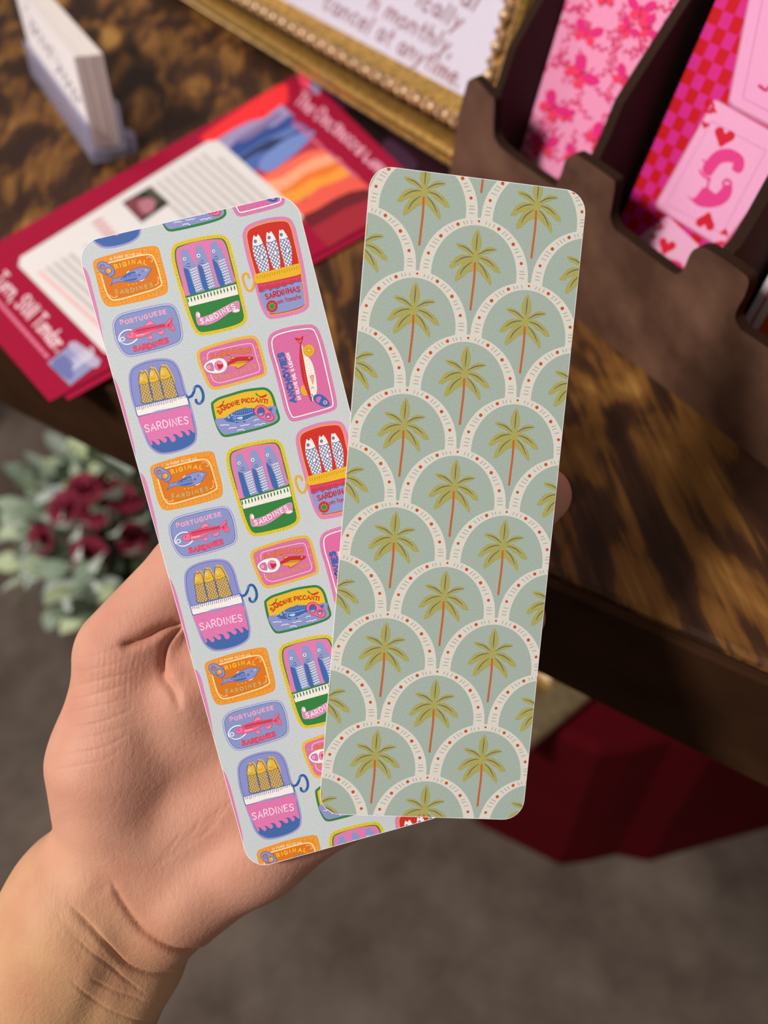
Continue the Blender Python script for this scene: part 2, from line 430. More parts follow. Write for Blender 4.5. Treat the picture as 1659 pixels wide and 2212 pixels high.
I.text('PORTUGUESE', [(285,560),(500,525),(720,465),(900,412),(1195,340)], 78, .24, 'F0A8CA', gap=.4)
I.text('SARDINES', [(550,1092),(800,1050),(1000,990),(1240,920)], 92, .42, 'D23350', gap=.35)
I.text('SARDINES', [(552,1092),(802,1050),(1002,990),(1242,920)], 88, .22, 'EC5070', gap=.35)
fins = ([(765,600),(800,530),(850,482),(900,495),(950,550)], [(815,810),(830,845),(880,862),(930,848),(915,790),(900,770)], [(1000,735),(1060,765),(1120,762),(1150,720),(1160,660)])
for q in fins: I.poly(q, 'CF3558'); I.poly(q, 'EE86AC', inset=.1)
body = [(393,782),(450,725),(560,660),(750,595),(950,570),(1100,548),(1180,540),(1240,455),(1310,435),(1302,520),(1360,625),(1345,690),(1260,672),(1195,625),(1080,665),(950,705),(800,785),(640,835),(500,845),(430,848)]
I.poly(body, 'CF3558'); I.poly(body, 'EE7398', inset=.11)
I.poly([(560,680),(750,615),(950,588),(1150,560),(1180,600),(900,665),(640,740),(575,735)], 'DE4C6C')
I.stroke([(610,748),(800,705),(1000,650),(1180,600)], .12, 'B82F50')
I.next()
for a in range(13): I.stroke([(590+a*44, 690-a*9),(612+a*44, 668-a*9),(606+a*44, 700-a*9),(628+a*44, 690-a*10)], .1, 'A62A48', same=True)
for a in range(6): I.stroke([(1205,590),(1300+a*4,470+a*38)], .1, 'B82F50', smooth=False)
I.stroke([(520,690),(560,740),(560,835)], .1, 'B82F50'); I.stroke([(590,790),(650,770),(700,765),(750,755)], .2, 'F6B8CC')
I.disc((465,768), 11, 11, '7A2038'); 
tins(I, 'printed_tin', lab='blue printed tin with a pink fish')

# C  tin of yellow fish
I = Ink(crop(260, 760, 8.7316), k=PAPER_K)
out = [(155,560),(165,400),(240,280),(400,195),(600,140),(800,118),(960,145),(1065,230),(1150,400),(1230,700),(1335,1000),(1435,1400),(1448,1600),(1405,1725),(1250,1835),(1000,1915),(780,1938),(640,1885),(515,1750),(415,1500),(290,1150),(195,850)]
I.poly(out, 'A09CCE'); I.poly(out, '4E62A8', inset=.42); I.poly(out, '8A90CA', inset=.55)
I.poly([(352,1230),(800,1135),(1275,1030),(1345,1280),(1400,1500),(1400,1640),(1340,1735),(1180,1815),(960,1875),(780,1890),(660,1840),(560,1720),(450,1490)], 'DE78AE', n=3)
I.poly([(575,1780),(600,1755),(605,1720),(590,1695),(562,1685),(620,1682),(660,1715),(690,1745),(720,1755),(745,1735),(742,1690),(718,1665),(690,1652),(750,1655),(800,1695),(835,1712),(865,1700),(878,1665),(860,1628),(818,1608),(880,1598),(925,1625),(955,1680),(990,1700),(1025,1690),(1042,1650),(1025,1595),(983,1560),(1050,1555),(1095,1590),(1130,1612),(1168,1605),(1180,1568),(1162,1528),(1128,1503),(1190,1498),(1235,1540),(1265,1575),(1300,1572),(1308,1530),(1290,1495),(1262,1472),(1320,1475),(1360,1510),(1387,1528),(1406,1540),(1404,1640),(1340,1735),(1180,1815),(960,1875),(780,1890),(680,1850),(620,1810)], '4468A8', n=3)
I.text('SARDINES', [(482,1515),(700,1465),(950,1408),(1290,1345)], 132, .22, 'FADCEC', gap=.3)
F3 = ([(412,975),(385,850),(352,640),(340,520),(365,395),(395,378),(425,405),(455,362),(510,440),(545,600),(590,800),(622,940)],
      [(635,930),(590,760),(545,600),(532,450),(555,325),(572,308),(600,328),(635,318),(700,420),(752,560),(800,760),(835,890)],
      [(850,890),(800,720),(752,540),(733,400),(755,285),(785,265),(815,285),(860,275),(940,400),(1005,550),(1055,720),(1085,840)])
for q in F3: I.poly([(x+12, y-32) for x, y in q[3:10]]+[(q[9][0], q[9][1]+120),(q[3][0]+10, q[3][1]+80)], YEL)
hd = ([(355,610),(440,612),(530,585)], [(550,578),(640,575),(735,525)], [(765,525),(860,512),(962,462)])
for q, h_ in zip(F3, hd):
    I.poly(q, '46568C'); I.poly(q, 'E4B638', inset=.16)
    I.hatch(q[:2]+[h_[0]]+[h_[1], h_[2]]+q[9:], 112, 44, .11, '55618C', False); I.hatch(q[:2]+[h_[0]]+[h_[1], h_[2]]+q[9:], 38, 44, .11, '55618C', False)
    I.stroke(h_, .13, '8A7430')
for x, y in ((405,500),(592,422),(803,382)):
    I.disc((x, y), 24, 26, 'F6EED2'); I.disc((x+2, y), 11, 12, '3A4060')
    I.stroke([(x-20, y+92-(x-400)*.01),(x+20, y+80),(x+70, y+68)], .09, '9A7A20')
I.poly([(280,1035),(1245,805),(1268,830),(1310,990),(330,1225),(305,1190)], '4E62A8', False); I.poly([(290,1045),(1240,820),(1290,985),(340,1210),(318,1180)], 'F2EAE6', False)
I.poly([(560,1165),(700,1105),(900,1070),(1280,1000),(1285,990),(900,1085),(760,1125)], 'A6A6D2')
I.next()
for a in range(25):
    x = 325+a*38; y = 1060-(x-300)*.243; L_ = 70 if a < 20 else 50
    I.stroke([(x, y-12+random.uniform(-10, 8)),(x+6+random.uniform(-5, 5), y+L_+random.uniform(-15, 8)-22)], .13 if a != 24 else .2, '4A5F9A', smooth=False, same=True)
I.stroke([(1280,860),(1345,830),(1385,750),(1398,685),(1445,645),(1500,665),(1550,760),(1562,870),(1535,940),(1485,975),(1435,950),(1425,905)], .58, '2F5CA2')
I.stroke([(1370,750),(1385,690),(1425,660)], .16, '9DB6E0', taper=True); I.stroke([(1460,955),(1500,965),(1530,940)], .14, '9DB6E0', taper=True)
tins(I, 'printed_tin', lab='printed tin of three yellow fish with a blue key')

# D  green tin
I = Ink(crop(360, 490, 8.7316), k=PAPER_K)
out = [(85,560),(90,430),(150,330),(260,280),(500,215),(800,160),(1000,145),(1110,180),(1190,290),(1250,500),(1340,850),(1440,1300),(1510,1600),(1520,1720),(1470,1830),(1300,1920),(1000,2000),(720,2050),(600,2035),(510,1950),(420,1750),(300,1380),(180,980),(110,720)]
I.poly(out, 'E0C438'); I.ticks(out, 130, .22, .5, .09, 'A88A20', .35); I.poly(out, GRN, inset=.78)
I.poly([(360,1310),(290,1050),(205,720),(178,540),(190,435),(245,385),(500,292),(800,242),(1000,235),(1065,270),(1130,400),(1220,750),(1262,900),(1298,1032),(1150,1088),(900,1160),(600,1245)], 'DE7CB0', n=4)
fs = ([(445,1285),(380,1050),(310,800),(278,620),(272,455),(325,428),(388,425),(440,530),(560,750),(620,950),(700,1215)],
      [(720,1205),(640,980),(580,730),(553,540),(550,375),(610,362),(662,360),(740,500),(812,700),(872,900),(925,1145)],
      [(1010,1120),(930,900),(862,650),(832,450),(835,298),(885,282),(932,283),(1020,410),(1112,600),(1180,830),(1245,1050)])
bk = ([(450,1283),(380,1050),(318,790),(370,790),(415,820),(450,930),(500,1080),(558,1252)],
      [(718,1203),(640,980),(588,725),(640,735),(685,780),(742,900),(790,1070),(800,1182)],
      [(1010,1118),(930,900),(858,625),(905,640),(955,690),(1000,790),(1080,930),(1100,1092)])
for q, b_ in zip(fs, bk): I.poly(q, '8E97C8', n=3); I.poly(b_, '3F68AC', n=3)
for (x0, y0, x1, y1, rows_) in ((450,800,560,1190,8),(680,715,800,1130,8),(985,640,1115,1050,8)):
    dx = (x1-x0)/rows_*.92; dy = (y1-y0)/rows_
    for r in range(rows_+1):
        a, b_ = x0+dx*r-5, y0+dy*r+18; pts = [(a+i*24, b_-i*9+(12 if i % 2 else -12)) for i in range(6)]
        I.stroke(pts, .17, 'F0EAE4')
for (x, y, r) in ((337,605,30),(603,546,36),(887,457,30)):
    I.disc((x, y), r, r, 'F4F0EC'); I.disc((x, y), r*.55, r*.55, '8E97C8'); I.disc((x+3, y), r*.33, r*.33, '30406A')
for (x, y) in ((400,740),(665,680),(920,600)):
    I.stroke([(x-40, y),(x, y+12),(x+40, y-2)], .14, '4468A8'); I.stroke([(x-18, y-38),(x+25, y-48)], .14, '4468A8', smooth=False)
I.poly([(362,1308),(1300,1048),(1316,1085),(370,1350)], GRN, False)
I.poly([(372,1345),(1310,1082),(1357,1275),(425,1508),(400,1440)], 'EFE9E0', False)
I.next()
for a in range(15):
    x = 395+a*62+(8 if a > 12 else 0); y = 1388-(x-395)*.272
    I.stroke([(x, y-42),(x+10, y),(x+18, y+44)], .3, '2F6E44', taper=True, same=True)
rb = [(548,1650),(600,1700),(680,1702),(850,1640),(1050,1530),(1200,1450),(1350,1398),(1380,1520),(1340,1590),(1230,1592),(1100,1680),(950,1780),(800,1842),(680,1855),(588,1840)]
I.poly(rb, 'F4D6DE'); I.poly(rb, 'D988B2', inset=.05)
I.disc((592,1655), 42, 56, 'E8A8C4', -20); I.disc((605,1668), 28, 46, 'F6E8E4', -20); I.disc((1310,1582), 78, 38, 'E8A8C4', -10); I.disc((1315,1580), 60, 26, 'F6E8E4', -10)
I.text('SARDINES', [(650,1828),(850,1768),(1050,1655),(1300,1535)], 88, .2, 'FBEFF2', gap=.4)
tins(I, 'printed_tin', lab='green printed tin with a yellow rim')

# E  red tin of white fish
I = Ink(crop(520, 460, 9.2176), k=PAPER_K)
out = [(40,500),(50,370),(110,270),(250,190),(500,110),(750,75),(900,80),(1010,140),(1090,300),(1150,550),(1250,1000),(1330,1500),(1362,1800),(1335,1900),(1200,1990),(900,2070),(640,2110),(540,2090),(440,1960),(350,1720),(220,1250),(110,850)]
I.poly(out, 'DA84B2'); I.poly(out, 'E8A838', inset=.82); I.poly(out, 'CC3128', inset=1.03)
I.poly([(352,1500),(370,1600),(405,1730),(455,1862),(520,1962),(590,1994),(700,1998),(860,1968),(1020,1930),(1180,1876),(1262,1828),(1270,1760),(1250,1600),(1222,1440),(1205,1330),(1000,1340),(700,1400)], '8F98CC', n=3)
I.poly([(322,1398),(1188,1225),(1205,1352),(1150,1365),(1080,1372),(1020,1412),(935,1408),(885,1458),(800,1450),(735,1500),(650,1490),(592,1540),(530,1500),(420,1572),(360,1555)], 'CC3850', False)
I.stroke([(360,1560),(420,1577),(500,1540),(530,1512),(592,1548),(650,1498),(735,1508),(800,1460),(885,1466),(935,1418),(1020,1420),(1080,1380),(1150,1373),(1215,1355)], .16, '4468B0')
I.next()
for a in range(22): x = 350+a*40; I.stroke([(x, 1430-(x-350)*.19),(x+12, 1475-(x-350)*.19+random.uniform(-12, 20))], .1, 'E2708E', smooth=False, same=True)
F5 = ([(400,1190),(340,1060),(265,850),(236,680),(240,530),(258,448),(285,462),(312,478),(345,428),(390,490),(440,600),(510,780),(553,1000),(556,1160)],
      [(675,1130),(610,1000),(545,800),(512,600),(510,450),(522,382),(548,398),(568,408),(598,366),(650,430),(705,540),(760,760),(785,980),(776,1105)],
      [(895,1078),(840,900),(790,700),(765,520),(764,400),(768,342),(790,340),(805,352),(832,328),(875,380),(935,480),(1000,660),(1018,840),(1000,1050)])
hl = ([(240,660),(340,660),(450,612)], [(520,582),(600,585),(700,540)], [(775,525),(850,530),(945,490)])
for q, h_ in zip(F5, hl):
    I.poly(q, 'F1EBE6', n=3); hp = [q[0], q[1], q[2], h_[0], h_[1], h_[2]]+q[11:]
    I.hatch(hp, 115, 54, .17, '5A6EA6', False); I.hatch(hp, 35, 56, .17, '5A6EA6', False); I.stroke(h_, .17, '5A6EA6')
for x, y in ((290,566),(564,492),(806,434)): I.disc((x, y), 32, 35, '5A6EA6'); I.disc((x, y), 16, 18, '7A88B6')
for x, y in ((418,880),(688,798),(930,752)):
    q = [(x-15, y-75),(x+22, y-50),(x+48, y+10),(x+20, y+48),(x-25, y+55),(x-42, y+15),(x-30, y-35)]
    I.poly(q, '5A6EA6'); I.poly(q, 'F1EBE6', inset=.16)
bd = [(268,1290),(275,1240),(320,1212),(700,1120),(1130,1012),(1178,1018),(1200,1080),(1205,1170),(1165,1228),(900,1295),(600,1360),(370,1402),(310,1392),(278,1345)]
I.poly(bd, 'E8B62C'); I.next()
for a in range(18): x = 325+a*49; I.stroke([(x, 1262-(x-325)*.25),(x+14, 1320-(x-325)*.25+random.uniform(-18, 8))], .17, 'C08E20', smooth=False, same=True)
I.stroke([(163,1290),(145,1235),(105,1205),(55,1225),(38,1290),(55,1380),(95,1480),(145,1545),(205,1545),(245,1480),(262,1380),(265,1330)], .5, 'E8A92E')
I.text('SARDINHAS', [(505,1722),(750,1655),(950,1600),(1180,1560)], 100, .27, 'C42C38', gap=.28)
I.text('om tomate', [(735,1815),(1000,1750),(1200,1700)], 95, .13, 'C42C38', gap=.2)
I.disc((622,1858), 110, 118, 'C82E2C'); st = []
for a in range(16): r = 78 if a % 2 else 52; st.append((622+r*math.cos(a*math.pi/8), 1862+r*1.05*math.sin(a*math.pi/8)))
I.poly(st, 'C8B048', False); I.poly([(622+(x-622)*.86, 1862+(y-1862)*.86) for x, y in st], '3A8A48', False)
tins(I, 'printed_tin', lab='red printed tin with a pink rim')

# F  pink tin with ring pull
I = Ink(crop(410, 710, 9.2167), k=PAPER_K)
out = [(140,560),(148,470),(220,400),(420,325),(700,240),(1000,165),(1200,138),(1290,150),(1370,230),(1430,400),(1510,700),(1532,850),(1490,945),(1300,1012),(1000,1100),(700,1180),(520,1215),(430,1200),(340,1100),(250,900),(180,720)]
I.poly(out, 'E2B238'); I.ticks(out, 110, .18, .48, .1, 'F0CE60', .4); I.poly(out, 'D673A2', inset=.65)
I.stroke([(350,615),(348,540),(370,480),(440,450),(700,388),(950,332),(1180,295),(1245,318),(1285,410),(1320,560),(1380,740),(1388,820),(1340,870),(1100,945),(850,1015),(640,1072),(540,1068),(460,1020),(415,910)], .16, 'FBC8DC')
I.text('SARDINES', [(435,615),(620,572),(850,498),(1215,492)], 92, .4, 'C0402C', gap=.4); I.text('SARDINES', [(435,613),(620,570),(850,496),(1215,490)], 88, .2, 'E6902C', gap=.4)
I.text('ORIGINALES', [(480,985),(700,985),(950,915),(1320,765)], 58, .2, 'D8963A', gap=.75)
for x, y in ((275,595),(365,970),(1330,370),(1368,548),(1410,718)): I.disc((x, y), 22, 22, 'E0A03C', seg=5)
I.poly([(760,730),(850,690),(950,640),(1190,635),(1120,700),(1000,785),(945,802),(905,770),(870,742)], 'B83A22'); I.poly([(770,728),(850,695),(950,650),(1180,640),(1110,700),(990,778),(945,792),(905,760)], 'E2AC3C', inset=.04)
I.poly([(812,620),(820,565),(860,548),(945,568),(900,590)], 'B83A22'); I.poly([(825,605),(835,570),(865,560),(925,570)], 'E2B04A')
I.poly([(748,672),(820,630),(900,575),(1000,558),(1150,553),(1255,562),(1262,600),(1195,640),(1000,642),(860,685),(758,722)], 'C62C2A')
I.next()
for a in range(10): x = 850+a*34; I.stroke([(x, 705-a*4),(x+10, 678-a*4),(x+24, 700-a*4)], .1, 'A85A20', same=True)
I.disc((1187,582), 15, 15, 'F2B8B8'); 
tb = [(283,752),(330,680),(430,620),(560,592),(660,602),(722,660),(742,740),(702,830),(620,876),(500,888),(380,868),(310,812)]
I.poly(tb, '9A9CC0', inset=-.07); I.poly(tb, 'F2EEEA')
I.poly([(318,758),(355,700),(420,676),(452,690),(478,760),(482,835),(430,845),(355,820)], '9A86B4'); I.poly([(330,758),(362,710),(420,688),(444,700),(466,765),(470,822),(430,832),(362,810)], 'D673A2')
I.disc((380,768), 32, 32, 'F6C4D8'); I.disc((380,768), 18, 18, 'D673A2'); I.disc((578,735), 92, 102, '9A86B4'); I.disc((578,735), 82, 92, 'E888AC')
I.poly([(540,700),(600,712),(655,705),(668,745),(590,812),(555,755)], 'CC2438')
tins(I, 'printed_tin', lab='pink printed tin with a white ring pull')

# G  yellow and blue tin
I = Ink(crop(440, 820, 9.2167), k=PAPER_K)
out = [(145,500),(180,430),(300,350),(520,280),(800,200),(1100,158),(1230,160),(1330,220),(1400,340),(1460,550),(1515,720),(1510,810),(1420,890),(1200,970),(900,1050),(600,1120),(440,1145),(350,1110),(260,960),(190,750)]
I.poly(out, '2F8044'); I.poly(out, 'E8B82E', inset=.58)
I.poly([(226,802),(440,752),(700,690),(1000,618),(1403,517),(1440,640),(1462,760),(1440,810),(1380,848),(1150,930),(850,1010),(560,1078),(430,1090),(370,1070),(310,990)], '8C93C8', n=3)
I.text('SARDINE PICCANTI', [(315,692),(430,600),(600,518),(740,480),(900,450),(1060,448),(1265,478)], 78, .26, 'C03A1C', gap=.22)
I.poly([(232,555),(300,540),(340,500),(395,480),(375,530),(310,562)], 'C23618'); I.stroke([(372,475),(392,445),(408,418)], .3, '3C8A3C', taper=True)
I.poly([(1085,322),(1150,328),(1210,305),(1265,295),(1235,338),(1165,363),(1110,352)], 'C23618'); I.stroke([(1095,325),(1060,300),(1030,262)], .35, '3C8A3C', taper=True)
I.poly([(770,575),(820,545),(850,550),(850,580)], '8C93C8'); I.poly([(780,820),(830,820),(820,855),(795,852)], '3C5C9C'); I.poly([(630,845),(720,840),(660,868)], '3C5C9C'); I.poly([(1290,585),(1360,560),(1350,630)], '4468A8')
I.poly([(400,800),(440,760),(490,715),(600,640),(750,588),(900,568),(1020,572),(1060,640),(1040,700),(900,765),(780,832),(640,850),(440,832),(470,810)], '3F66A8')
for q in ([(635,720),(800,705),(975,655)], [(625,830),(720,828),(850,800),(990,728)], [(555,722),(600,715),(628,750),(620,805)], [(545,680),(560,705),(545,720)]): I.stroke(q, .14, 'AEC2EA')
I.stroke([(580,750),(598,770),(590,795)], .1, 'AEC2EA'); I.next()
for a in range(22): x = 570+(a % 11)*40; y = 690-(a % 11)*8-(a//11)*32+(6 if a % 3 else 0); I.disc((x, y), 6, 11, 'A4B8E4', same=True, seg=6)
I.disc((498,750), 24, 24, 'BCD0F0'); I.disc((500,750), 12, 12, '3F66A8'); I.poly([(650,768),(700,745),(772,738),(768,785),(710,792)], 'BCCCEA')
for q in ([(330,905),(370,910),(405,895),(440,905),(505,900)], [(500,980),(550,955),(575,968),(600,950),(652,960)], [(735,918),(790,918),(830,895),(855,905),(905,888)], [(675,1020),(700,995),(735,1000),(765,985),(815,1012)], [(1015,910),(1050,908),(1100,885),(1130,900),(1180,870),(1225,875)], [(1005,825),(1040,795),(1095,798)]): I.stroke(q, .16, 'F0EEF4', smooth=False)
tb = [(1003,640),(1020,560),(1080,512),(1165,503),(1240,545),(1320,620),(1390,710),(1400,780),(1350,828),(1260,822),(1150,778),(1050,712)]
I.poly(tb, 'B42C50'); I.poly(tb, 'EC6E94', inset=.13)
I.disc((1140,640), 80, 96, 'B42C50'); I.disc((1140,640), 66, 80, '3F66A8'); I.poly([(1085,690),(1140,665),(1190,672),(1160,715),(1120,720)], '9AA0D0')
I.disc((1285,722), 58, 62, 'B42C50', 30); I.disc((1285,722), 44, 48, '6C7ABC', 30); I.poly([(1245,740),(1290,725),(1320,735),(1290,765)], 'C0C4E4')
tins(I, 'printed_tin', lab='green rimmed printed tin, yellow above blue water')

# H  pink anchovy tin
I = Ink(crop(570, 690, 9.6176), k=PAPER_K)
out = [(80,500),(95,390),(160,290),(320,210),(600,140),(900,105),(1020,115),(1110,180),(1190,340),(1280,640),(1400,1150),(1490,1550),(1520,1750),(1490,1860),(1350,1930),(1000,2030),(700,2110),(580,2115),(500,2040),(420,1850),(320,1450),(200,1000),(110,700)]
I.poly(out, 'DA7CAE'); I.poly(out, '7468AC', inset=.72); I.poly(out, 'F5EDEA', inset=.8); I.poly(out, 'D76EA2', inset=1.08)
I.text('ANCHOVIES', [(662,1712),(600,1430),(510,1080),(402,690)], 112, .52, '3F66AA', gap=.32)
I.text('IN OLIVE OIL & LEMON', [(770,1655),(690,1330),(610,1000),(515,690)], 62, .2, 'F6F0EE', gap=.35)
I.disc((845,1475), 80, 108, 'E2AE34', -15)
I.poly([(778,540),(812,570),(830,690),(900,760),(960,830),(1020,950),(1070,1150),(1098,1350),(1095,1550),(1030,1690),(990,1640),(940,1420),(880,1150),(830,850)], 'F0E9DC')
I.poly([(752,505),(742,640),(740,800),(758,1000),(800,1250),(868,1450),(945,1630),(988,1712),(1002,1660),(950,1450),(885,1150),(832,850),(790,620),(778,505)], 'C82A2A')
I.poly([(760,520),(690,450),(635,390),(700,385),(742,402),(775,370),(818,345),(805,430),(778,512)], 'CC2A2A', n=3)
I.next()
for a in range(15): I.disc((768+a*9.5+(a*a)*.05, 715+a*54), 7, 10, 'EE8A7C', same=True, seg=6)
for q in ([(705,430),(740,470)], [(745,440),(748,475)], [(775,410),(762,470)]): I.stroke(q, .09, 'F0A89A', smooth=False)
I.disc((936,645), 122, 132, 'C08A22'); I.disc((936,645), 112, 122, 'E4B238'); I.next()
for a in range(9): t = a*math.pi*2/9; I.stroke([(936+22*math.cos(t), 645+22*math.sin(t)),(936+95*math.cos(t), 645+102*math.sin(t))], .1, 'BE8E20', smooth=False, same=True)
I.disc((936,648), 16, 16, 'F8EAC0'); I.disc((990,1582), 30, 32, '5A70B0'); I.disc((990,1582), 15, 16, 'F0E9DC')
I.poly([(952,1180),(985,1160),(1022,1155),(1036,1200),(1020,1345),(985,1270)], 'D07068'); I.poly([(965,1185),(990,1172),(1015,1168),(1024,1205),(1014,1320)], 'EAA8A0'); I.stroke([(985,1430),(1015,1420),(1045,1428)], .12, 'C06060'); I.stroke([(1000,1400),(1020,1402)], .12, 'C06060', smooth=False)
tb = [(1025,1650),(1050,1580),(1130,1550),(1220,1575),(1310,1650),(1368,1740),(1350,1795),(1280,1818),(1180,1795),(1080,1730)]
I.poly(tb, '8A96CC', inset=-.06); I.poly(tb, '3F66AA'); I.poly([(1080,1670),(1110,1612),(1170,1600),(1195,1618),(1172,1680),(1140,1740),(1100,1710)], 'D76EA2')
I.disc((1275,1725), 46, 44, 'D79AC8'); I.disc((1272,1722), 16, 16, '8A3A70')
tins(I, 'printed_tin', lab='pink printed tin with lettering that reads upward')

# ------------------------------------------------------------------ palm tree bookmark
PW, PH = .050*.985, .150*.985
palm = card_thing(PP, PW, PH, 'A6B5AC', 'sage green bookmark printed with palm trees under scalloped cream arches, held in front')
p_clip = rrect(PW-.00024, PH-.00024, .00488, 8, -PW/2+.00012, -PH/2+.00012)
PU = .985e-3
def mm(x, y): return ((x-25)*PU, (75-y)*PU)
T0 = (25.4, 87.77-13.07*6)
arc = Ink(lambda x, y: (x*PU, -y*PU), k=PAPER_K)
def ell(a, ax, ay): return (ax*math.sin(math.radians(a)), 12.0-ay*math.cos(math.radians(a)))
o_ = [ell(a, 12.62, 12.68) for a in range(-90, 91, 5)]; i_ = [ell(a, 9.92, 11.05) for a in range(90, -91, -5)]
arc.next()
band = [(-12.9,12.75)] + o_ + [(12.9,12.75)] + [(9.9,12.6)] + i_ + [(-9.9,12.6)]
arc.z = 5e-6
q = np.array([arc.T(*p) for p in band]); n_ = len(o_)
# the band as a strip of quads
V_ = [arc.T(-12.9,12.8)]+[arc.T(*p) for p in o_]+[arc.T(12.9,12.8)]; W_ = [arc.T(-9.9,12.8)]+[arc.T(*p) for p in i_[::-1]]+[arc.T(9.9,12.8)]
tr_ = []
for k in range(len(V_)-1): tr_ += [(k, len(V_)+k, len(V_)+k+1), (k, len(V_)+k+1, k+1)]
arc.sh.append((np.array(V_+W_), tr_, 5e-6, 'DDD8CF'))
arc.z = 1.3e-5
for g, n3 in ((-84,3),(-59,3),(-36,3),(-13.5,3),(13.5,3),(36,3),(59,3),(84,3)):
    for k in (-1, 0, 1):
        a = g+k*(4.4 if abs(g) < 60 else 4.0)+random.uniform(-.6, .6); l0 = random.uniform(.25, .33); l1 = random.uniform(.62, .75)
        p0, p1 = np.array(ell(a, 9.92, 11.05)), np.array(ell(a, 12.62, 12.68))
        arc.stroke([p0+(p1-p0)*l0, p0+(p1-p0)*l1], .22, 'B4ADA3', smooth=False, same=True)
for a, b, r in ((0,.02,.27),(4.74,1.22,.4),(-4.74,1.22,.4),(8.4,4.2,.41),(-8.4,4.2,.41),(10.72,8.25,.36),(-10.9,8.28,.35)): arc.disc((a, b), r, r, 'C4552A')
# the palm, traced once and repeated on the lattice
cp = lambda x, y: PP.at(880+x/7.372, 1110+y/7.372)
tree = Ink(cp, k=PAPER_K, z0=2.0e-5, dz=8e-7)
LEAF = ([(600,905),(632,980),(655,1080),(645,1170),(605,1240),(570,1275),(530,1220),(500,1130),(520,1020),(560,950)],
 [(255,1135),(310,1120),(400,1140),(480,1190),(540,1255),(545,1300),(460,1270),(380,1225),(310,1190)],
 [(890,1190),(830,1155),(740,1165),(660,1210),(590,1275),(610,1295),(700,1270),(780,1240),(850,1215)],
 [(150,1480),(190,1410),(260,1330),(350,1285),(450,1282),(550,1300),(540,1345),(450,1370),(400,1410),(330,1430),(280,1450),(215,1490)],
 [(945,1535),(920,1460),(870,1390),(790,1330),(700,1290),(600,1300),(590,1335),(660,1370),(720,1420),(790,1460),(860,1520),(900,1530)],
 [(250,1680),(250,1600),(290,1520),(360,1430),(440,1370),(550,1335),(555,1480),(500,1520),(440,1550),(380,1600),(320,1650)],
 [(800,1710),(800,1620),(760,1530),(700,1450),(620,1370),(550,1330),(560,1490),(620,1530),(670,1590),(720,1640),(760,1690)])
for q in LEAF: tree.poly(q, 'ADA65C', jag=.085, n=6)
tree.disc((565,1320), 48, 62, 'ADA65C')
for q in ([(594,958),(582,1090),(570,1222)], [(295,1150),(400,1175),(470,1220),(535,1277)], [(875,1190),(730,1208),(605,1275)], [(245,1410),(340,1345),(440,1315),(512,1314)], [(622,1320),(750,1358),(860,1446)], [(320,1592),(390,1480),(512,1384)], [(600,1386),(690,1480),(755,1618)]): tree.stroke(q, .24, '5C6468', taper=True)
tree.stroke([(555,1405),(540,1650),(512,1880),(487,2090)], .46, 'C8642F')
base = mm(25.13, 87.77)
site = cp(615, 780)
for row in range(-2, 11):
    for c in (-2, -1, 0, 1, 2):
        cx = 25.45+13.03*c*1.0; 
        if (row+c) % 2: continue
        cy = T0[1]+13.07*row
        u, v = mm(cx, cy)
        o = arc.emit('printed_arch', palm, (u, v), p_clip)
        if o: o.location.z = (row % 3)*2.5e-6
        o = tree.emit('printed_palm_tree', palm, (u-site[0], v-site[1]), p_clip)

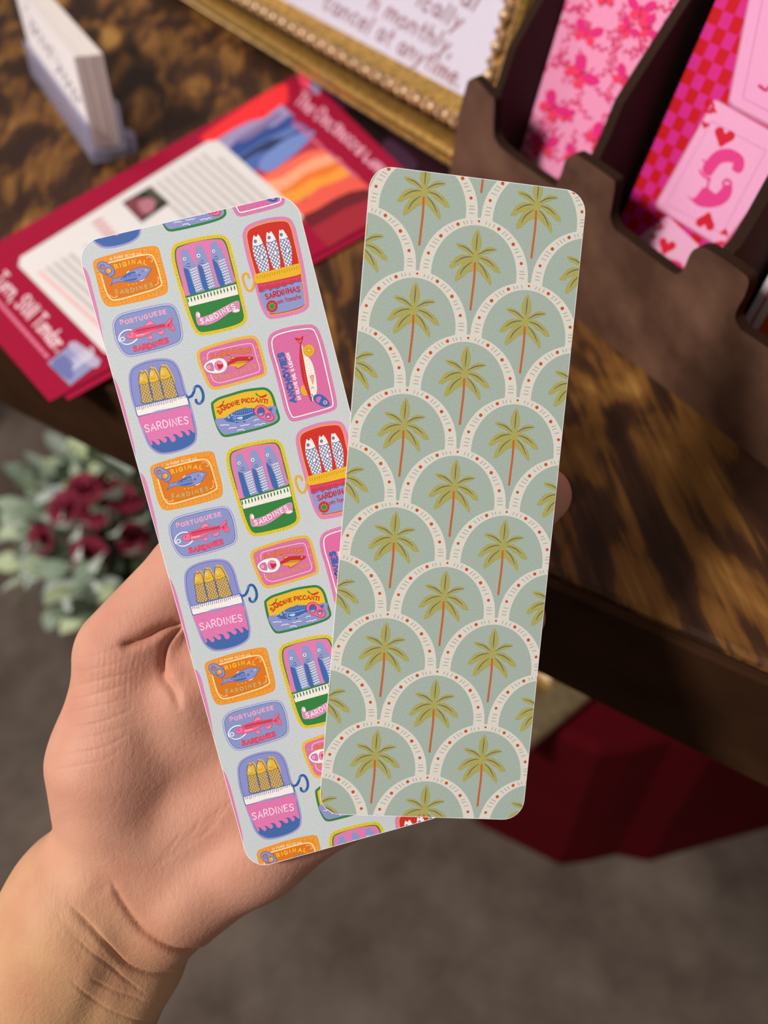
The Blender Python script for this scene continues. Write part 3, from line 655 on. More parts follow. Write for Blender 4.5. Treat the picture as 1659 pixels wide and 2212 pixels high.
# ------------------------------------------------------------------ the hand: one continuous surface from smooth-blended bones
def skin_mat():
    m, n, l, b = principled('skin')
    at = n.new('ShaderNodeAttribute'); at.attribute_name = 'palm'
    tc = n.new('ShaderNodeTexCoord')
    mix = n.new('ShaderNodeMixRGB'); mix.inputs[1].default_value = (*lin('C6986F'), 1); mix.inputs[2].default_value = (*lin('C8917B'), 1)
    l.new(at.outputs['Fac'], mix.inputs[0])
    no = n.new('ShaderNodeTexNoise'); no.inputs['Scale'].default_value = 55; no.inputs['Detail'].default_value = 5; l.new(tc.outputs['Object'], no.inputs['Vector'])
    rr = n.new('ShaderNodeMapRange'); rr.inputs[1].default_value = .35; rr.inputs[2].default_value = .7; rr.inputs[3].default_value = 0; rr.inputs[4].default_value = .5; l.new(no.outputs[0], rr.inputs[0])
    m2 = n.new('ShaderNodeMixRGB'); m2.inputs[2].default_value = (*lin('B06C58'), 1); l.new(rr.outputs[0], m2.inputs[0]); l.new(mix.outputs[0], m2.inputs[1])
    l.new(m2.outputs[0], b.inputs['Base Color'])
    b.inputs['Roughness'].default_value = .58; setc(b, 'Specular IOR Level', .26)
    setc(b, 'Subsurface Weight', .18); setc(b, 'Subsurface Radius', (1.0, .35, .2)); setc(b, 'Subsurface Scale', .0025)
    # fine skin relief: pores plus two families of stretched lines
    def lines(rot, sc, stretch):
        mp = n.new('ShaderNodeMapping'); mp.inputs['Rotation'].default_value = rot; mp.inputs['Scale'].default_value = stretch
        l.new(tc.outputs['Object'], mp.inputs['Vector'])
        t = n.new('ShaderNodeTexNoise'); t.inputs['Scale'].default_value = sc; t.inputs['Detail'].default_value = 3; t.inputs['Roughness'].default_value = .6
        l.new(mp.outputs[0], t.inputs['Vector']); return t.outputs[0]
    a = lines((0, 0, .9), 900, (1, .14, 1)); c = lines((0, 0, -.5), 820, (1, .16, 1))
    vo = n.new('ShaderNodeTexVoronoi'); vo.inputs['Scale'].default_value = 1500; l.new(tc.outputs['Object'], vo.inputs['Vector'])
    ad = n.new('ShaderNodeMath'); ad.operation = 'ADD'; l.new(a, ad.inputs[0]); l.new(c, ad.inputs[1])
    ad2 = n.new('ShaderNodeMath'); ad2.operation = 'MULTIPLY_ADD'; ad2.inputs[1].default_value = .35; l.new(vo.outputs['Distance'], ad2.inputs[0]); l.new(ad.outputs[0], ad2.inputs[2])
    bp = n.new('ShaderNodeBump'); bp.inputs['Strength'].default_value = .36; bp.inputs['Distance'].default_value = .0003
    l.new(ad2.outputs[0], bp.inputs['Height']); l.new(bp.outputs[0], b.inputs['Normal'])
    return m

def behind(px, py):
    """depth (mm) of the rearmost bookmark along a view ray"""
    r = ray(px, py)
    return max(1000*(pl.o-CAM).dot(pl.n)/r.dot(pl.n) for pl in (SP, PP))
def c3(px, py, z): return np.array([(px-CX)/FPX*z, (py-CY)/FPX*z, z])
def make_hand():
    H = .8; lo = np.array([-150., -45., 166.]); hi = np.array([62., 185., 236.])
    N = ((hi-lo)/H).astype(int)+1
    X, Y, Z = np.meshgrid(*[lo[i]+H*np.arange(N[i], dtype=np.float32) for i in range(3)], indexing='ij', sparse=True)
    def cone(a, b, r1, r2):
        a = c3(*a); b = c3(*b); d = b-a; L2 = d@d
        t = np.clip(((X-a[0])*d[0]+(Y-a[1])*d[1]+(Z-a[2])*d[2])/L2, 0, 1)
        return (np.sqrt((X-a[0]-d[0]*t)**2+(Y-a[1]-d[1]*t)**2+(Z-a[2]-d[2]*t)**2)-(r1+(r2-r1)*t)).astype(np.float32)
    def smin(a, b, k):
        if a is None: return b
        h = np.clip(.5+.5*(b-a)/k, 0, 1); return (b*(1-h)+a*h-k*h*(1-h)).astype(np.float32)
    P = None
    for a, r1, b, r2 in (
        ((-330,2870,212),31,(190,1960,203),20.5), ((-180,2930,212),26,(285,2055,204),13.6),   # forearm
        ((190,1960,203),20.5,(300,1880,205),15), ((285,2055,204),13.6,(340,1950,204),11),     # wrist
        ((275,1440,197),12.5,(252,1640,198),16.0), ((252,1640,198),16.0,(262,1740,200),15.4), ((262,1740,200),15.4,(275,1840,204),15.5),   # thumb mound
        ((388,1940,198.5),12.4,(560,1826,199),12.2), ((560,1826,199),12.2,(756,1700,202),11.6), ((756,1700,202),11.6,(885,1605,204),10.0),   # little finger mound
        ((300,1880,205),15,(560,1600,207),13), ((560,1600,207),13,(800,1450,207),11.5), ((420,1720,206),15,(640,1720,206),13),              # hollow of the palm
        ((405,1500,197.5),12.5,(640,1330,203),10.5), ((330,1640,201),13,(470,1560,203),13),
        ((330,1800,201.5),14,(560,1680,202.5),12.5), ((235,1900,203),18.0,(345,1960,201.5),13.5), ((275,1840,203),16,(400,1900,201.5),13.5)):   # index finger base
        P = smin(P, cone(a, b, r1, r2), 5.2)
    T = None
    for a, r1, b, r2 in (((268,1402,197),11.8,(420,1236,199),11.2), ((420,1236,199),11.2,(530,1150,201),9.8), ((530,1150,201),9.8,(640,1075,199),8.2)):
        T = smin(T, cone(a, b, r1, r2), 2.0)
    P = smin(P, T, 4.0)
    G = None
    for ch in (((640,1330,10.5),(850,1125,8.8),(985,965,7.8),(1060,880,7.0)), ((770,1420,10.5),(960,1255,9.0),(1090,1140,8.0),(1172,1069,7.1)),
               ((850,1520,10.2),(990,1420,8.6),(1070,1365,7.6),(1119,1331,6.8)), ((890,1610,9.2),(985,1540,7.6),(1045,1500,6.8),(1090,1470,6.0))):
        f = None
        pts = [((x, y, behind(x, y)+r+.5), r) for x, y, r in ch]
        for (p, r1), (q, r2) in zip(pts, pts[1:]): f = smin(f, cone(p, q, r1, r2), 1.6)
        G = f if G is None else smin(G, f, .8)
    S = smin(P, G, 4.0)
    S = -S                                   # inside positive
    # surface nets
    ins = S > 0
    c = [ins[i:N[0]-1+i, j:N[1]-1+j, k:N[2]-1+k] for i in (0,1) for j in (0,1) for k in (0,1)]
    cnt = sum(x.astype(np.int8) for x in c); act = (cnt > 0) & (cnt < 8)
    ii = np.argwhere(act); idx = -np.ones(act.shape, np.int64); idx[act] = np.arange(len(ii))
    acc = np.zeros((len(ii), 3)); num = np.zeros(len(ii))
    cr = [(i, j, k) for i in (0,1) for j in (0,1) for k in (0,1)]
    for a in cr:
        for ax in range(3):
            if a[ax]: continue
            b = list(a); b[ax] = 1
            va = S[ii[:,0]+a[0], ii[:,1]+a[1], ii[:,2]+a[2]]; vb = S[ii[:,0]+b[0], ii[:,1]+b[1], ii[:,2]+b[2]]
            m = (va > 0) != (vb > 0); t = np.where(m, va/(va-vb+1e-12), 0)
            p = np.array(a, float)+t[:, None]*(np.array(b)-np.array(a)); acc[m] += p[m]; num[m] += 1
    V = lo+H*(ii+acc/num[:, None])
    F = []
    for ax in range(3):
        u, v = (ax+1) % 3, (ax+2) % 3
        sl0 = [slice(1, N[d]-1) for d in range(3)]; sl1 = list(sl0); sl0[ax] = slice(0, N[ax]-1); sl1[ax] = slice(1, N[ax])
        A, B = ins[tuple(sl0)], ins[tuple(sl1)]; q = np.argwhere(A != B); s0 = A[tuple(q.T)]
        for d in range(3):
            if d != ax: q[:, d] += 1
        def g(du, dv):
            r = q.copy(); r[:, u] -= du; r[:, v] -= dv; return idx[r[:,0], r[:,1], r[:,2]]
        quad = np.stack([g(0,0), g(1,0), g(1,1), g(0,1)], 1); quad[~s0] = quad[~s0][:, ::-1]; F.append(quad)
    F = np.concatenate(F); F = F[(F >= 0).all(1)]
    # relax, then split every face in four so narrow creases can be pressed in
    for it in range(3):
        A_ = np.zeros_like(V); n_c = np.zeros(len(V))
        for i in range(4):
            a, b = F[:, i], F[:, (i+1) % 4]; 
            for ax in range(3): A_[:, ax] += np.bincount(a, V[b, ax], len(V))+np.bincount(b, V[a, ax], len(V))
            n_c += np.bincount(a, None, len(V))+np.bincount(b, None, len(V))
        V = V+.5*(A_/n_c[:, None]-V)
    nv, nf_ = len(V), len(F)
    ed_ = np.sort(np.stack([F, np.roll(F, -1, 1)], 2).reshape(-1, 2), 1)
    ue, inv = np.unique(ed_[:, 0]*nv+ed_[:, 1], return_inverse=True); inv = inv.reshape(nf_, 4)
    V = np.vstack([V, (V[ue//nv]+V[ue % nv])/2, V[F].mean(1)]); e_i = nv+inv; c_i = nv+len(ue)+np.arange(nf_)
    F = np.concatenate([np.stack([F[:, i], e_i[:, i], c_i, e_i[:, (i-1) % 4]], 1) for i in range(4)])
    nn_ = np.cross(V[F[:, 2]]-V[F[:, 0]], V[F[:, 3]]-V[F[:, 1]]); vz = sum(np.bincount(F[:, i], nn_[:, 2], len(V)) for i in range(4))
    ctr = V.mean(0)
    # creases pressed into the skin
    px = CX+FPX*V[:,0]/V[:,2]; py = CY+FPX*V[:,1]/V[:,2]
    orient = np.sign((nn_*(V[F].mean(1)-ctr)).sum())          # +1 when the faces look outward
    front = vz*orient < 0
    def crease(pts, depth, wid, bias=0.):
        pts = np.array(catmull(pts, False, 6)); best = np.full(len(V), 1e9); tt = np.zeros(len(V)); L = len(pts)-1
        for i in range(L):
            a, b = pts[i], pts[i+1]; d = b-a; t = np.clip(((px-a[0])*d[0]+(py-a[1])*d[1])/(d@d+1e-9), 0, 1)
            ds = np.hypot(px-a[0]-d[0]*t, py-a[1]-d[1]*t); m = ds < best; best[m] = ds[m]; tt[m] = (i+t[m])/L
        amp = depth*np.exp(-(best/wid)**2)*np.clip(np.sin(np.pi*np.clip(tt, .02, .98))*2.2, 0, 1)*(1-bias+bias*tt)
        V[:, 2] += np.where(front, amp, 0)
    for pts, dp, wd, *bi in (
        ([(236,1900),(262,1948),(301,2005),(347,2042),(392,2058),(450,2050)], 1.6, 9, .8), ([(236,1900),(262,1948),(301,2005),(347,2042),(392,2058),(450,2050)], 1.1, 4.0, .7),
        ([(150,1955),(211,2020),(271,2082),(331,2106),(390,2100)], .6, 8, .3), ([(150,1955),(211,2020),(271,2082),(331,2106),(390,2100)], .62, 3.3, .2),
        ([(150,2115),(211,2165),(289,2203),(340,2208)], .3, 3.4), ([(196,2115),(250,2140),(316,2164)], .35, 3),
        ([(398,1345),(347,1360),(306,1382),(255,1400)], 1.4, 13), ([(398,1345),(347,1360),(306,1382),(262,1396)], 1.2, 4),
        ([(396,1350),(362,1388),(352,1425),(354,1462),(376,1495),(392,1540)], .9, 10), ([(396,1350),(362,1388),(352,1425),(354,1462)], .9, 3.5),
        *[([(158-k*7+random.uniform(-4, 4), 1425+k*30), (215, 1413+k*29+random.uniform(-5, 5)), (285+random.uniform(-30, 25), 1392+k*28)], random.uniform(.08, .2), 2.8) for k in range(9)],
        *[([(205+k*13, 1395+random.uniform(-20, 20)), (203+k*12, 1450), (200+k*12, 1500+random.uniform(-20, 40))], random.uniform(.04, .1), 2.6) for k in range(9)],
        *[([(330+k*14, 1880-k*9), (352+k*15, 1848-k*10), (380+k*15+random.uniform(-8, 8), 1812-k*11)], random.uniform(.1, .22), 2.4) for k in range(9)],
        *[([(120+k*16, 1965+k*14), (150+k*17, 2015+k*14), (200+k*17, 2060+k*13)], random.uniform(.1, .2), 2.4) for k in range(8)],
        
        
        ([(120,1760),(190,1850),(240,1930)], .4, 26)):
        crease(pts, dp, wd, *bi)
    for (qx, qy, dp, wd) in ((300,1400,-.0,20),(378,1450,-.8,22),(400,1510,-.5,26),(330,1975,.0,20),(385,1975,-.8,60),(330,1760,.5,70)):
        V[:, 2] += np.where(front, dp*np.exp(-((px-qx)**2+(py-qy)**2)/wd**2), 0)
    # tendons at the wrist
    for a, b in (((130,2250),(250,1960)), ((190,2290),(300,2010))):
        a = np.array(a, float); b = np.array(b, float); d = b-a; t = np.clip(((px-a[0])*d[0]+(py-a[1])*d[1])/(d@d), 0, 1)
        ds = np.hypot(px-a[0]-d[0]*t, py-a[1]-d[1]*t); V[:, 2] -= np.where(front, .35*np.exp(-(ds/26)**2)*np.sin(np.pi*np.clip(t, .02, .98)), 0)
    W = np.array(M3) @ (V.T*.001); W = W.T+np.array(CAM)
    # the hand gives way where the cards lie on it
    for pl, w_, h_ in ((SP, SW, SH), (PP, PW, PH)):
        rel = W-np.array(pl.o); u = rel@np.array(pl.u); v = rel@np.array(pl.v); n = rel@np.array(pl.n)
        dx = np.maximum(np.abs(u)-w_/2, 0); dy = np.maximum(np.abs(v)-h_/2, 0); fall = .018*np.hypot(dx, dy)/.02*.0
        lim = -.0011+np.hypot(dx, dy)*.55
        m = (n > lim) & (lim < .02)
        W[m] += np.outer(lim[m]-n[m], np.array(pl.n))
    org = np.array(cam2w(*c3(240, 1960, 203)))
    me = bpy.data.meshes.new('hand')
    me.vertices.add(len(W)); me.vertices.foreach_set('co', (W-org).ravel())
    me.loops.add(len(F)*4); me.loops.foreach_set('vertex_index', F.ravel().astype(np.int32))
    me.polygons.add(len(F)); me.polygons.foreach_set('loop_start', np.arange(0, len(F)*4, 4, dtype=np.int32))
    me.polygons.foreach_set('loop_total', np.full(len(F), 4, np.int32)); me.polygons.foreach_set('use_smooth', np.ones(len(F), bool))
    at = me.attributes.new('palm', 'FLOAT', 'POINT')
    s_ = (px-240)*.53+(1960-py)*.85                     # across the wrist crease
    at.data.foreach_set('value', (1/(1+np.exp(-(s_+20)/70))).astype(np.float32))
    me.update(); me.validate()
    me.materials.append(skin_mat())
    o = link('left_hand', me); o.location = org
    sm = o.modifiers.new('smooth', 'SMOOTH'); sm.factor = .3; sm.iterations = 1
    tag(o, 'bare left hand and wrist holding the bookmarks from behind, palm up', 'person')
    return o
hand = make_hand()

# ------------------------------------------------------------------ floor and table
def carpet_mat():
    m, n, l, b = principled('carpet')
    tc = n.new('ShaderNodeTexCoord'); a = n.new('ShaderNodeTexNoise'); a.inputs['Scale'].default_value = 9; a.inputs['Detail'].default_value = 6; a.inputs['Roughness'].default_value = .65
    l.new(tc.outputs['Object'], a.inputs['Vector'])
    r = n.new('ShaderNodeValToRGB'); r.color_ramp.elements[0].position = .34; r.color_ramp.elements[0].color = (*lin('54473F'), 1); r.color_ramp.elements[1].position = .66; r.color_ramp.elements[1].color = (*lin('73665C'), 1)
    l.new(a.outputs[0], r.inputs[0]); l.new(r.outputs[0], b.inputs['Base Color']); b.inputs['Roughness'].default_value = .95; setc(b, 'Specular IOR Level', .1)
    f = n.new('ShaderNodeTexNoise'); f.inputs['Scale'].default_value = 420; l.new(tc.outputs['Object'], f.inputs['Vector'])
    bp = n.new('ShaderNodeBump'); bp.inputs['Strength'].default_value = .5; bp.inputs['Distance'].default_value = .004; l.new(f.outputs[0], bp.inputs['Height']); l.new(bp.outputs[0], b.inputs['Normal'])
    return m
b_ = Mesh(); b_.box(-3, 3, -3, 3, -.02, 0)
fl = b_.build('floor', carpet_mat()); tag(fl, 'brown grey low pile carpet under the table', None, None, 'structure')

def wood_mat():
    m, n, l, b = principled('stained_wood'); ge_ = n.new('ShaderNodeNewGeometry')
    tc = n.new('ShaderNodeTexCoord')
    def noise(stretch, sc, det, dist=0.):
        mp = n.new('ShaderNodeMapping'); mp.inputs['Scale'].default_value = stretch; l.new(ge_.outputs['Position'], mp.inputs['Vector'])
        t = n.new('ShaderNodeTexNoise'); t.inputs['Scale'].default_value = sc; t.inputs['Detail'].default_value = det; t.inputs['Distortion'].default_value = dist
        l.new(mp.outputs[0], t.inputs['Vector']); return t.outputs[0]
    big = noise((1, .36, 1), 48, 3.5, .6); fine = noise((1, .06, 1), 420, 4)
    mt = n.new('ShaderNodeMath'); mt.operation = 'MULTIPLY_ADD'; mt.inputs[1].default_value = .30; l.new(fine, mt.inputs[0]); l.new(big, mt.inputs[2])
    r = n.new('ShaderNodeValToRGB'); e = r.color_ramp.elements
    e[0].position = .54; e[0].color = (*lin('2E1A0F'), 1); e[1].position = .88; e[1].color = (*lin('A0743A'), 1)
    for p, c in ((.64, '3F2515'), (.695, '64401C'), (.77, '764E24')): x = e.new(p); x.color = (*lin(c), 1)
    l.new(mt.outputs[0], r.inputs[0]); l.new(r.outputs[0], b.inputs['Base Color'])
    b.inputs['Roughness'].default_value = .6; setc(b, 'Specular IOR Level', .15)
    bp = n.new('ShaderNodeBump'); bp.inputs['Strength'].default_value = .25; bp.inputs['Distance'].default_value = .001; l.new(fine, bp.inputs['Height']); l.new(bp.outputs[0], b.inputs['Normal'])
    return m
WOOD = wood_mat()
E1 = onz(0, 731); E2 = onz(1198, 1267); TU = (E2-E1).normalized(); TV = ZUP.cross(TU)
TM = frame_m(E1, TU, TV, ZUP)
table = empty('table', frame_m(Vector((E1.x, E1.y, 0)), TU, TV, ZUP), 'wooden table with a blotchy dark and golden brown stained top', 'table')
b_ = Mesh(); b_.box(-.95, 1.15, .004, .8, TT-.065, TT); b_.build('tabletop', WOOD, table, bevel=.003)
b_ = Mesh(); b_.box(-.95, 1.15, 0, .004, TT-.065, TT-.0015); b_.build('shaded_edge', flat('341F12', .85, .3, 30, spec=.05), table, bevel=.001)  # front face of the table, its shade painted in as darker brown
for x, y in ((-.9,.08),(1.1,.08),(-.9,.72),(1.1,.72)):
    b_ = Mesh(); b_.box(x-.03, x+.03, y-.03, y+.03, 0, TT-.065); b_.build('leg', WOOD, table, bevel=.003)

# ------------------------------------------------------------------ flyers on the table
def flyer(z, dx, dy, col, label):
    BL = onz(107, 868, z); BR = onz(901, 430, z); TR = onz(632, 165, z); TL = onz(-131, 594, z)
    u = (BR-BL).normalized(); v = ZUP.cross(u)
    pl = Plane(BL+u*dx+v*dy, u, v); W = [((p-BL).dot(u), (p-BL).dot(v)) for p in (BL, BR, TR, TL)]; Hh = 0
    o = empty('flyer', pl.m, label, 'flyer')
    m = Mesh(); m.prism(W, -.0004, 0); m.build('sheet', flat(col, .7, .03, 300, spec=.12), o)
    return o, pl, W, Hh
FC = [(-.012,0),(.3,0)]
f3, pl3, W3, H3 = flyer(TT+.0006, .050, -.004, '2A1018', 'dark painted flyer lying lowest, showing beside the gold frame')
f2, pl2, W2, H2 = flyer(TT+.0014, .0065, -.0052, 'A00F36', 'plain crimson flyer edge under the printed crimson flyer')
f1, pl1, W1, H1 = flyer(TT+.0022, 0, 0, '9C0B33', 'crimson printed flyer with a white text panel and painted stripes')
i2 = Ink(pl2.at, dz=1e-5, z0=3e-5); i2.poly([(640,156),(665,165),(680,190),(655,195)], 'EE4A6A', False); i2.poly([(668,178),(690,188),(688,205),(672,196)], '9A8AB4'); i2.emit('printed_corner', f2)
i3 = Ink(pl3.at, dz=1e-5, z0=3e-5); i3.poly([(700,205),(760,215),(840,290),(800,300)], '120608'); i3.poly([(660,195),(700,190),(760,215),(740,235)], '3E1630'); i3.poly([(840,300),(900,350),(880,370),(830,330)], '40243A'); i3.emit('printed_picture', f3)
I = Ink(pl1.at, dz=9e-6, z0=3e-5)
I.poly([(440,290),(600,185),(622,205),(605,235),(480,312),(455,305)], 'EE2A2E')
La, Lb = np.array([464.,306.]), np.array([664.,484.]); Ra, Rb = np.array([608.,232.]), np.array([806.,415.])
def band(t0, t1, col, wb=8):
    a = [La+(Lb-La)*t0+(Ra+(Rb-Ra)*t0-La-(Lb-La)*t0)*s+np.array([0, random.uniform(-wb, wb)]) for s in (-.02,.25,.5,.75,1)]
    c = [La+(Lb-La)*t1+(Ra+(Rb-Ra)*t1-La-(Lb-La)*t1)*s+np.array([0, random.uniform(-wb, wb)]) for s in (1,.75,.5,.25,-.02)]
    I.poly([tuple(x) for x in a+c], col, False)
for t0, t1, c in ((0,.14,'9C8EB8'),(.10,.24,'2E4A8C'),(.19,.30,'5E76B4'),(.22,.27,'26365E'),(.27,.42,'4A62A6'),(.38,.52,'B02A44'),(.46,.56,'EE6A50'),(.53,.66,'F2A27C'),(.62,.74,'E8762A'),(.69,.80,'EE9838'),(.78,.98,'E85A48'),(.93,1.12,'6A1420'),(1.05,1.25,'A02030')): band(t0, t1, c)
I.poly([(505,305),(560,270),(600,245),(605,252),(540,300)], '7A6C98'); I.poly([(560,350),(620,300),(680,285),(640,330),(580,372)], '7088C4')
pn = [(44,556),(62,545),(448,306),(470,304),(486,316),(640,452),(655,470),(640,485),(240,768),(225,762),(40,575)]
I.poly(pn, 'DDD7D5', False)
# illegible rows of fine print, running across the sheet
Pa, Pb = np.array([448.,322.]), np.array([330.,392.]); down = np.array([.742, .67])
I.next()
for r in range(9):
    s0 = np.array([452.,322.])+np.array([-16.2, 10.0])*r; L_ = 205-r*1.0; x = 4 if r else 30
    while x < L_:
        wd = random.uniform(7, 22); a = s0+down*x; b2 = s0+down*min(L_, x+wd); I.ribbon(I._t([a, b2]), 2.3, 'B9B2AF', I.z); x += wd+5
for r in range(10):
    s0 = np.array([232.,500.])+np.array([-16.5, 9.5])*r; L_ = 40+r*30 if r < 4 else 260; x = 24 if r < 3 else 4
    if r in (0, 4): continue
    while x < L_:
        wd = random.uniform(7, 24); a = s0+down*x; b2 = s0+down*min(L_, x+wd); I.ribbon(I._t([a, b2]), 2.3, 'BDB6B2' if r != 9 else 'E4B4B4', I.z); x += wd+5
I.next()
for k in range(4): a = np.array([204., 484.])+np.array([9, 10])*k; I.ribbon(I._t([a, a+np.array([16, -9])]), 2.2, 'C8425C', I.z)
I.poly([(264,438),(325,403),(366,440),(306,482)], '2E2A22', False); I.poly([(268,440),(300,425),(318,450),(306,476),(290,462)], '7A3A44'); I.poly([(298,440),(318,428),(336,436),(330,456),(312,462)], 'B0707A'); I.poly([(315,412),(330,408),(350,430),(340,440)], '4A4A38')
I.text('The Deathcard Collec', [(636,222),(730,296),(836,392)], 30, 1.5, 'F4A8C0', gap=.22)
I.next()
for k in range(17): a = np.array([634., 266.])+np.array([8.3, 7.1])*k; I.ribbon(I._t([a, a+np.array([5, 4.3])]), 2.0 if k != 8 else .8, 'D0607E', I.z)
I.text('n, Torn, Still Tender.', [(-34,590),(48,676),(124,762)], 36, 1.3, 'F2C4CE', gap=.2)
I.next()
for k in range(16): a = np.array([-52., 598.])+np.array([9.8, 11.0])*k; I.ribbon(I._t([a, a+np.array([8, 9.2])]), 1.8, 'DC6E8C', I.z)
I.poly([(103,785),(163,737),(220,780),(152,834)], '8E90B8', False); I.poly([(150,752),(165,740),(215,778),(200,795)], 'B4A8C0'); I.poly([(112,790),(140,768),(160,800),(150,822)], '6A6EA4')
for k in range(5): I.stroke([(158+k*9, 800-k*6),(166+k*9, 785-k*6),(160+k*9, 775-k*6)], .8, 'D8D4E4')
I.emit('printed_page', f1, clip=W1)

# ------------------------------------------------------------------ cards in a clear stand
P0 = onz(205, 326, TT+.008); Q0 = onz(63, 128, TT+.008); cu = (P0-Q0).normalized(); cb = ZUP.cross(cu)
th = math.radians(10); CP = Plane(P0, cu, ZUP*math.cos(th)+cb*math.sin(th))
CL = .150; hh = CP.at(180, 148)[1]
TH = .0155
stand = empty('card_stand', CP.m, 'clear acrylic stand holding the stack of pale cards', 'stand')
def glass():
    m, n, l, b = principled('clear_acrylic'); b.inputs['Base Color'].default_value = (.80, .78, .98, 1); b.inputs['Roughness'].default_value = .15
    setc(b, 'Transmission Weight', .8); b.inputs['IOR'].default_value = 1.4; return m
GL = glass()
for nm, bx in (('base_plate', (-CL-.003,.0025,-.0065,0,-TH-.003,.003)), ('front_lip', (-CL-.003,.0025,0,.016,.001,.003)), ('back_rest', (-CL-.003,.0025,0,.024,-TH-.003,-TH-.001)), ('foot', (-.010,.002,-.0065,.006,-TH-.009,-TH-.0035))):
    m = Mesh(); m.box(*bx); m.build(nm, GL, stand, bevel=.0008)
stack = empty('card_stack', CP.m, 'stack of pale cards with handwriting standing in the clear stand', 'cards')
m = Mesh(); m.box(-CL, 0, .0005, hh, -.0006, 0); fc = m.build('front_card', flat('F0E6E8', .5, .02), stack)
m = Mesh()
for k in range(30):
    z1 = -.0008-k*(TH-.0008)/30; j = random.uniform(-.0005, .0003); m.box(-CL+.0005, -.0002+j, .0006, hh-.0004+j, z1-.00042, z1)
cbk = m.build('card_block', flat('E9DFDA', .6, .03), stack); cbk['kind'] = 'stuff'
I = Ink(CP.at, dz=1e-5, z0=3e-5); pts = []
for k in range(46):
    t = k/45; x = 62+t*112; y = 40+t*182; a = [(0,-10),(6,2),(2,12),(-5,4)][k % 4]; pts.append((x+a[0]*(1.3 if k % 7 == 0 else .7), y+a[1]*(1.8 if k % 9 == 2 else .8)))
I.stroke(pts[:22], 1.0, '6E6478', n=4); I.stroke(pts[24:], 1.0, '6E6478', n=4); I.stroke([(50,2),(60,14),(52,22)], .7, '8D8494'); I.stroke([(120,120),(132,150),(118,156)], .7, '8D8494')
I.emit('handwriting', stack)

# ------------------------------------------------------------------ ornate gold frame leaning back
G1 = onz(430, 10); G2 = onz(980, 350); gu = (G2-G1).normalized(); gb = ZUP.cross(gu); th = math.radians(22)
GP = Plane(G1, gu, ZUP*math.cos(th)+gb*math.sin(th))
def gold(base='D8A858', rough=.3, sc=300):
    key = 'gold'+base
    if key in MATS: return MATS[key]
    m, n, l, b = principled(key); b.inputs['Metallic'].default_value = .7; b.inputs['Roughness'].default_value = rough
    tc = n.new('ShaderNodeTexCoord'); no = n.new('ShaderNodeTexNoise'); no.inputs['Scale'].default_value = sc; no.inputs['Detail'].default_value = 4; l.new(tc.outputs['Object'], no.inputs['Vector'])
    r = n.new('ShaderNodeValToRGB'); r.color_ramp.elements[0].color = (*[x*.55 for x in lin(base)], 1); r.color_ramp.elements[1].color = (*lin(base), 1); r.color_ramp.elements[0].position = .35; r.color_ramp.elements[1].position = .6
    l.new(no.outputs[0], r.inputs[0]); l.new(r.outputs[0], b.inputs['Base Color'])
    bp = n.new('ShaderNodeBump'); bp.inputs['Strength'].default_value = .3; bp.inputs['Distance'].default_value = .0006; l.new(no.outputs[0], bp.inputs['Height']); l.new(bp.outputs[0], b.inputs['Normal'])
    MATS[key] = m; return m
U0, U1, V1, RW = -.07, .369, .30, .032
pic = empty('picture_frame', GP.m, 'ornate gold picture frame leaning back behind the flyers', 'frame')
prof = [(0,0),(0,.008),(.001,.0105),(.0035,.0105),(.0045,.011),(.006,.0155),(.0085,.018),(.011,.0165),(.013,.011),(.0145,.006),(.0175,.0055),(.019,.009),(.025,.0095),(.027,.0085),(.0315,.0035),(.0325,0)]
cols_ = [0]*9+[1]*2+[0]*5
def rail(c, d, inn, L):
    """one mitred length: c corner, d along, inn inward"""
    m = Mesh(); c, d, inn = Vector(c), Vector(d), Vector(inn); n_ = len(prof)
    vs = [c+d*v+inn*v+Vector((0, 0, h)) for v, h in prof]+[c+d*(L-v)+inn*v+Vector((0, 0, h)) for v, h in prof]
    for i in range(n_): m.add([vs[i], vs[(i+1) % n_], vs[n_+(i+1) % n_], vs[n_+i]], [(0, 1, 2, 3)] if d.cross(inn).z < 0 else [(3, 2, 1, 0)], cols_[i], False)
    r_ = m.build('rail', [gold(), gold('4A260E', .5)], pic)
    m = Mesh(); k = .004
    while k < L-.004: m.ball(c+d*k+inn*.0022+Vector((0, 0, .0108)), .0017, 6); k += .0036
    s_ = m.build('beading', gold('E4C488', .28), r_); s_['kind'] = 'stuff'
    m = Mesh(); k = .028; j = 0
    while k < L-.028:
        q = c+d*k+inn*.022+Vector((0, 0, .0105))
        if j % 2: m.ball(q, .0036, 8, sc=(1, 1, .9))
        else:
            for s in (-1, 1): m.ball(q+inn*.0014*s+d*.0006*s, .0032, 6, sc=(1.2, .55, .7), rot=Matrix.Rotation(math.radians(40*s), 3, 'Z'))
        k += .0062; j += 1
    s_ = m.build('carved_border', gold('D2B08A', .4), r_); s_['kind'] = 'stuff'
rail((U0,0,0), (1,0,0), (0,1,0), U1-U0); rail((U0,V1,0), (1,0,0), (0,-1,0), U1-U0); rail((U1,0,0), (0,1,0), (-1,0,0), V1); rail((U0,0,0), (0,1,0), (1,0,0), V1)
m = Mesh(); m.box(U0+.006, U1-.006, .006, V1-.006, .0005, .003); sh = m.build('paper', flat('CFC8D8', .5, .02, 300), pic)
m = Mesh(); m.box(.13, .17, .03, .22, -.003, 0); m.build('back_board', flat('3A2A20'), pic)
I = Ink(GP.at, dz=1e-5, z0=.0032)
for t_, p_, hh_ in (('cancel at anytime.', [(706,16),(1000,190)], 38), ('n monthly,', [(806,18),(984,124)], 38), ('ically', [(908,12),(1000,66)], 38), ('al', [(1003,6),(1034,24)], 38)):
    I.text(t_, p_, hh_, 1.5, 'A07880', gap=.26)
I.emit('printed_text', sh)

